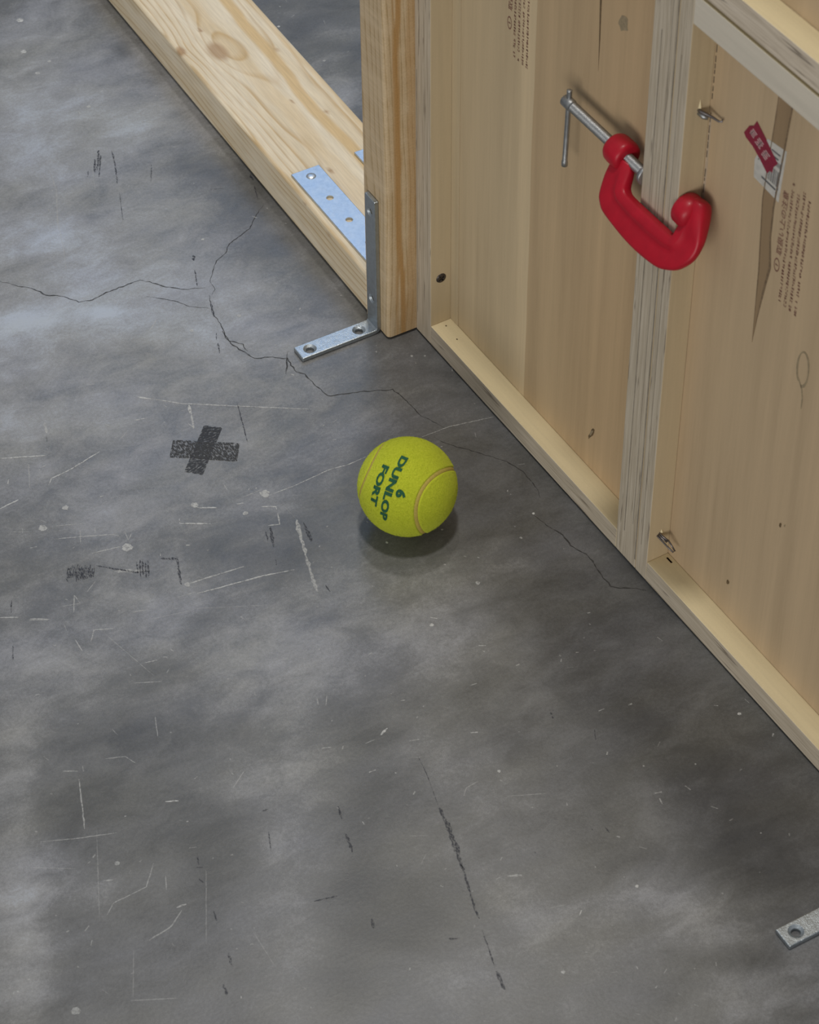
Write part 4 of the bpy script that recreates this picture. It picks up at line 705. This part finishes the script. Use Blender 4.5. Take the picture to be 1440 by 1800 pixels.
# threaded rod
pf = [(-176.4, 2.6), (-176.2, 3.4), (-176.8, 4.0), (-183.6, 4.0), (-184.4, 3.6), (-186, 3.3)]
y = -186.0
while y > -262: pf += [(y - .15, 3.55), (y - .45, 3.55), (y - .85, 2.95), (y - 1.1, 2.95)]; y -= 1.25
pf += [(-263, 2.8), (-263.2, 5.2), (-264, 6.4), (-266.4, 6.6), (-266.7, 6.0)]
o = from_bm('screw_rod', lathe_bm(pf, 'Y', 20, origin=(CX, 0, CZ)), MAT['steel'], croot, True); o['label'] = 'grey threaded steel rod'
b = tube_bm([(CX + .6, -180.2, CZ + 9.6), (CX + .6, -180.2, CZ + 9.2), (CX + .5, -180.2, CZ + 8.6), (CX - .2, -180.4, CZ - 20), (CX - .9, -180.5, CZ - 44), (CX - 1.0, -180.5, CZ - 45.2), (CX - 1.0, -180.5, CZ - 48.4), (CX - 1.0, -180.5, CZ - 48.8)], [1.2, 1.9, 1.75, 1.75, 1.75, 2.1, 2.1, 1.5], 12)
o = from_bm('handle_bar', b, MAT['steel'], croot, True); o['label'] = 'thin sliding steel bar'

# ------------------------------------------------------------------ tennis ball
BR = 34.85; BC = Vector((-81.7, -172.4, BR))
ball = thing('tennis_ball', 'yellow-green tennis ball with dark green lettering resting on the floor', 'ball', (BC.x, BC.y, 0))
qb = Quaternion((0.7536962501584025, -0.030179115358490063, -0.3529113197566465, 0.5536106789802415))
SA = .8
def seam_pt(t):
    v = Vector((SA * math.cos(t) + (1 - SA) * math.cos(3 * t), SA * math.sin(t) - (1 - SA) * math.sin(3 * t), 2 * math.sqrt(SA * (1 - SA)) * math.sin(2 * t)))
    return (qb @ v).normalized()
SEA = [seam_pt(2 * math.pi * k / 720) for k in range(720)]
from mathutils import kdtree
kd = kdtree.KDTree(720)
for i, s in enumerate(SEA): kd.insert(s, i)
kd.balance()
bm = bmesh.new(); bmesh.ops.create_icosphere(bm, subdivisions=7, radius=1)
for v in bm.verts:
    n = v.co.normalized(); d = kd.find(n)[2] * BR
    r = BR - .35 - 1.1 * (1 - soft(.7, 2.1, d)) + .22 * noise.noise(n * 55) + .16 * noise.noise(n * 140) + .2 * (1 - soft(1.6, 5, d)) * soft(1.2, 2.2, d)
    v.co = (n * r + Vector((0, 0, BR))) * MM
from_bm('felt_cover', bm, MAT['felt'], ball, True)
def fuzz():
    R = random.Random(21); V, Fc = [], []
    for k in range(26000):
        z = R.uniform(-1, 1); a = R.uniform(0, 6.2832); q = math.sqrt(1 - z * z); n = Vector((q * math.cos(a), q * math.sin(a), z))
        if kd.find(n)[2] * BR < 1.6 or n.z < -.97: continue
        t = n.orthogonal().normalized(); t.rotate(Quaternion(n, R.uniform(0, 6.28)))
        d = (n * R.uniform(.25, .8) + t * R.uniform(.5, 1)).normalized(); L = R.uniform(.6, 1.5); sd = d.cross(n).normalized() * R.uniform(.05, .10)
        p = n * (BR - .45) + Vector((0, 0, BR)); i = len(V)
        V += [(p - sd) * MM, (p + sd) * MM, (p + d * L + t.cross(n) * R.uniform(-.3, .3)) * MM]; Fc.append((i, i + 1, i + 2))
    me = bpy.data.meshes.new('felt_fuzz'); me.from_pydata([tuple(v) for v in V], [], Fc)
    o = link_mesh('felt_fuzz', me, MAT['felt'], ball); o['kind'] = 'stuff'
fuzz()
bm = bmesh.new(); R0 = []
for i in range(0, 720, 2):
    p, q = SEA[i], SEA[(i + 2) % 720]; s = p.cross((q - p).normalized())
    R0.append([bm.verts.new(((p + s * (w_ / BR)).normalized() * (BR - dz) + Vector((0, 0, BR))) * MM) for w_, dz in ((-1.75, 1.25), (-1.05, .72), (0, .62), (1.05, .72), (1.75, 1.25))])
for a, b in zip(R0, R0[1:] + R0[:1]):
    for k in range(4): bm.faces.new((a[k], b[k], b[k + 1], a[k + 1]))
bmesh.ops.recalc_face_normals(bm, faces=bm.faces[:])
o = from_bm('seam', bm, MAT['seam'], ball, True); o['label'] = 'brownish rubber seam line'
cen = Vector((-0.6381218151447497, -0.43413656537861656, 0.6358663315804887)); rd = Vector((-0.5555575864178363, -0.3121617728467056, -0.770656081366254)); up = Vector((0.5330631456121856, -0.8450328219509937, -0.04199022532973055))
def ball_text(name, body, x0, x1, yc, h, off):
    me = text_mesh(body, 1.0, off); bm = bmesh.new(); bm.from_mesh(me); bpy.data.meshes.remove(me)
    xs = [v.co.x for v in bm.verts]; ys_ = [v.co.y for v in bm.verts]; ax, bx, ay, by = min(xs), max(xs), min(ys_), max(ys_)
    for v in bm.verts: v.co = Vector((x0 + (v.co.x - ax) / (bx - ax) * (x1 - x0), yc + ((v.co.y - ay) / (by - ay) - .5) * h, 0))
    bmesh.ops.triangulate(bm, faces=bm.faces[:])
    for _ in range(2):
        es = [e for e in bm.edges if e.calc_length() > .9]
        if es: bmesh.ops.subdivide_edges(bm, edges=es, cuts=1, use_grid_fill=False); bmesh.ops.triangulate(bm, faces=bm.faces[:])
    for v in bm.verts:
        d = rd * v.co.x + up * v.co.y; a = d.length / BR
        n = cen * math.cos(a) + (d.normalized() * math.sin(a) if d.length else Vector())
        v.co = (n * (BR + .08) + Vector((0, 0, BR))) * MM
    bmesh.ops.recalc_face_normals(bm, faces=bm.faces[:])
    o = from_bm(name, bm, MAT['ink_green'], ball); o['label'] = 'dark green printed lettering'
ball_text('lettering', 'DUNLOP', -25.0, 25.2, 0, 6.0, .045)
ball_text('lettering', 'FORT', -13.8, 16.6, -9.5, 6.0, .045)
ball_text('lettering', '6', -2.2, 3.6, 8.4, 7.2, .045)
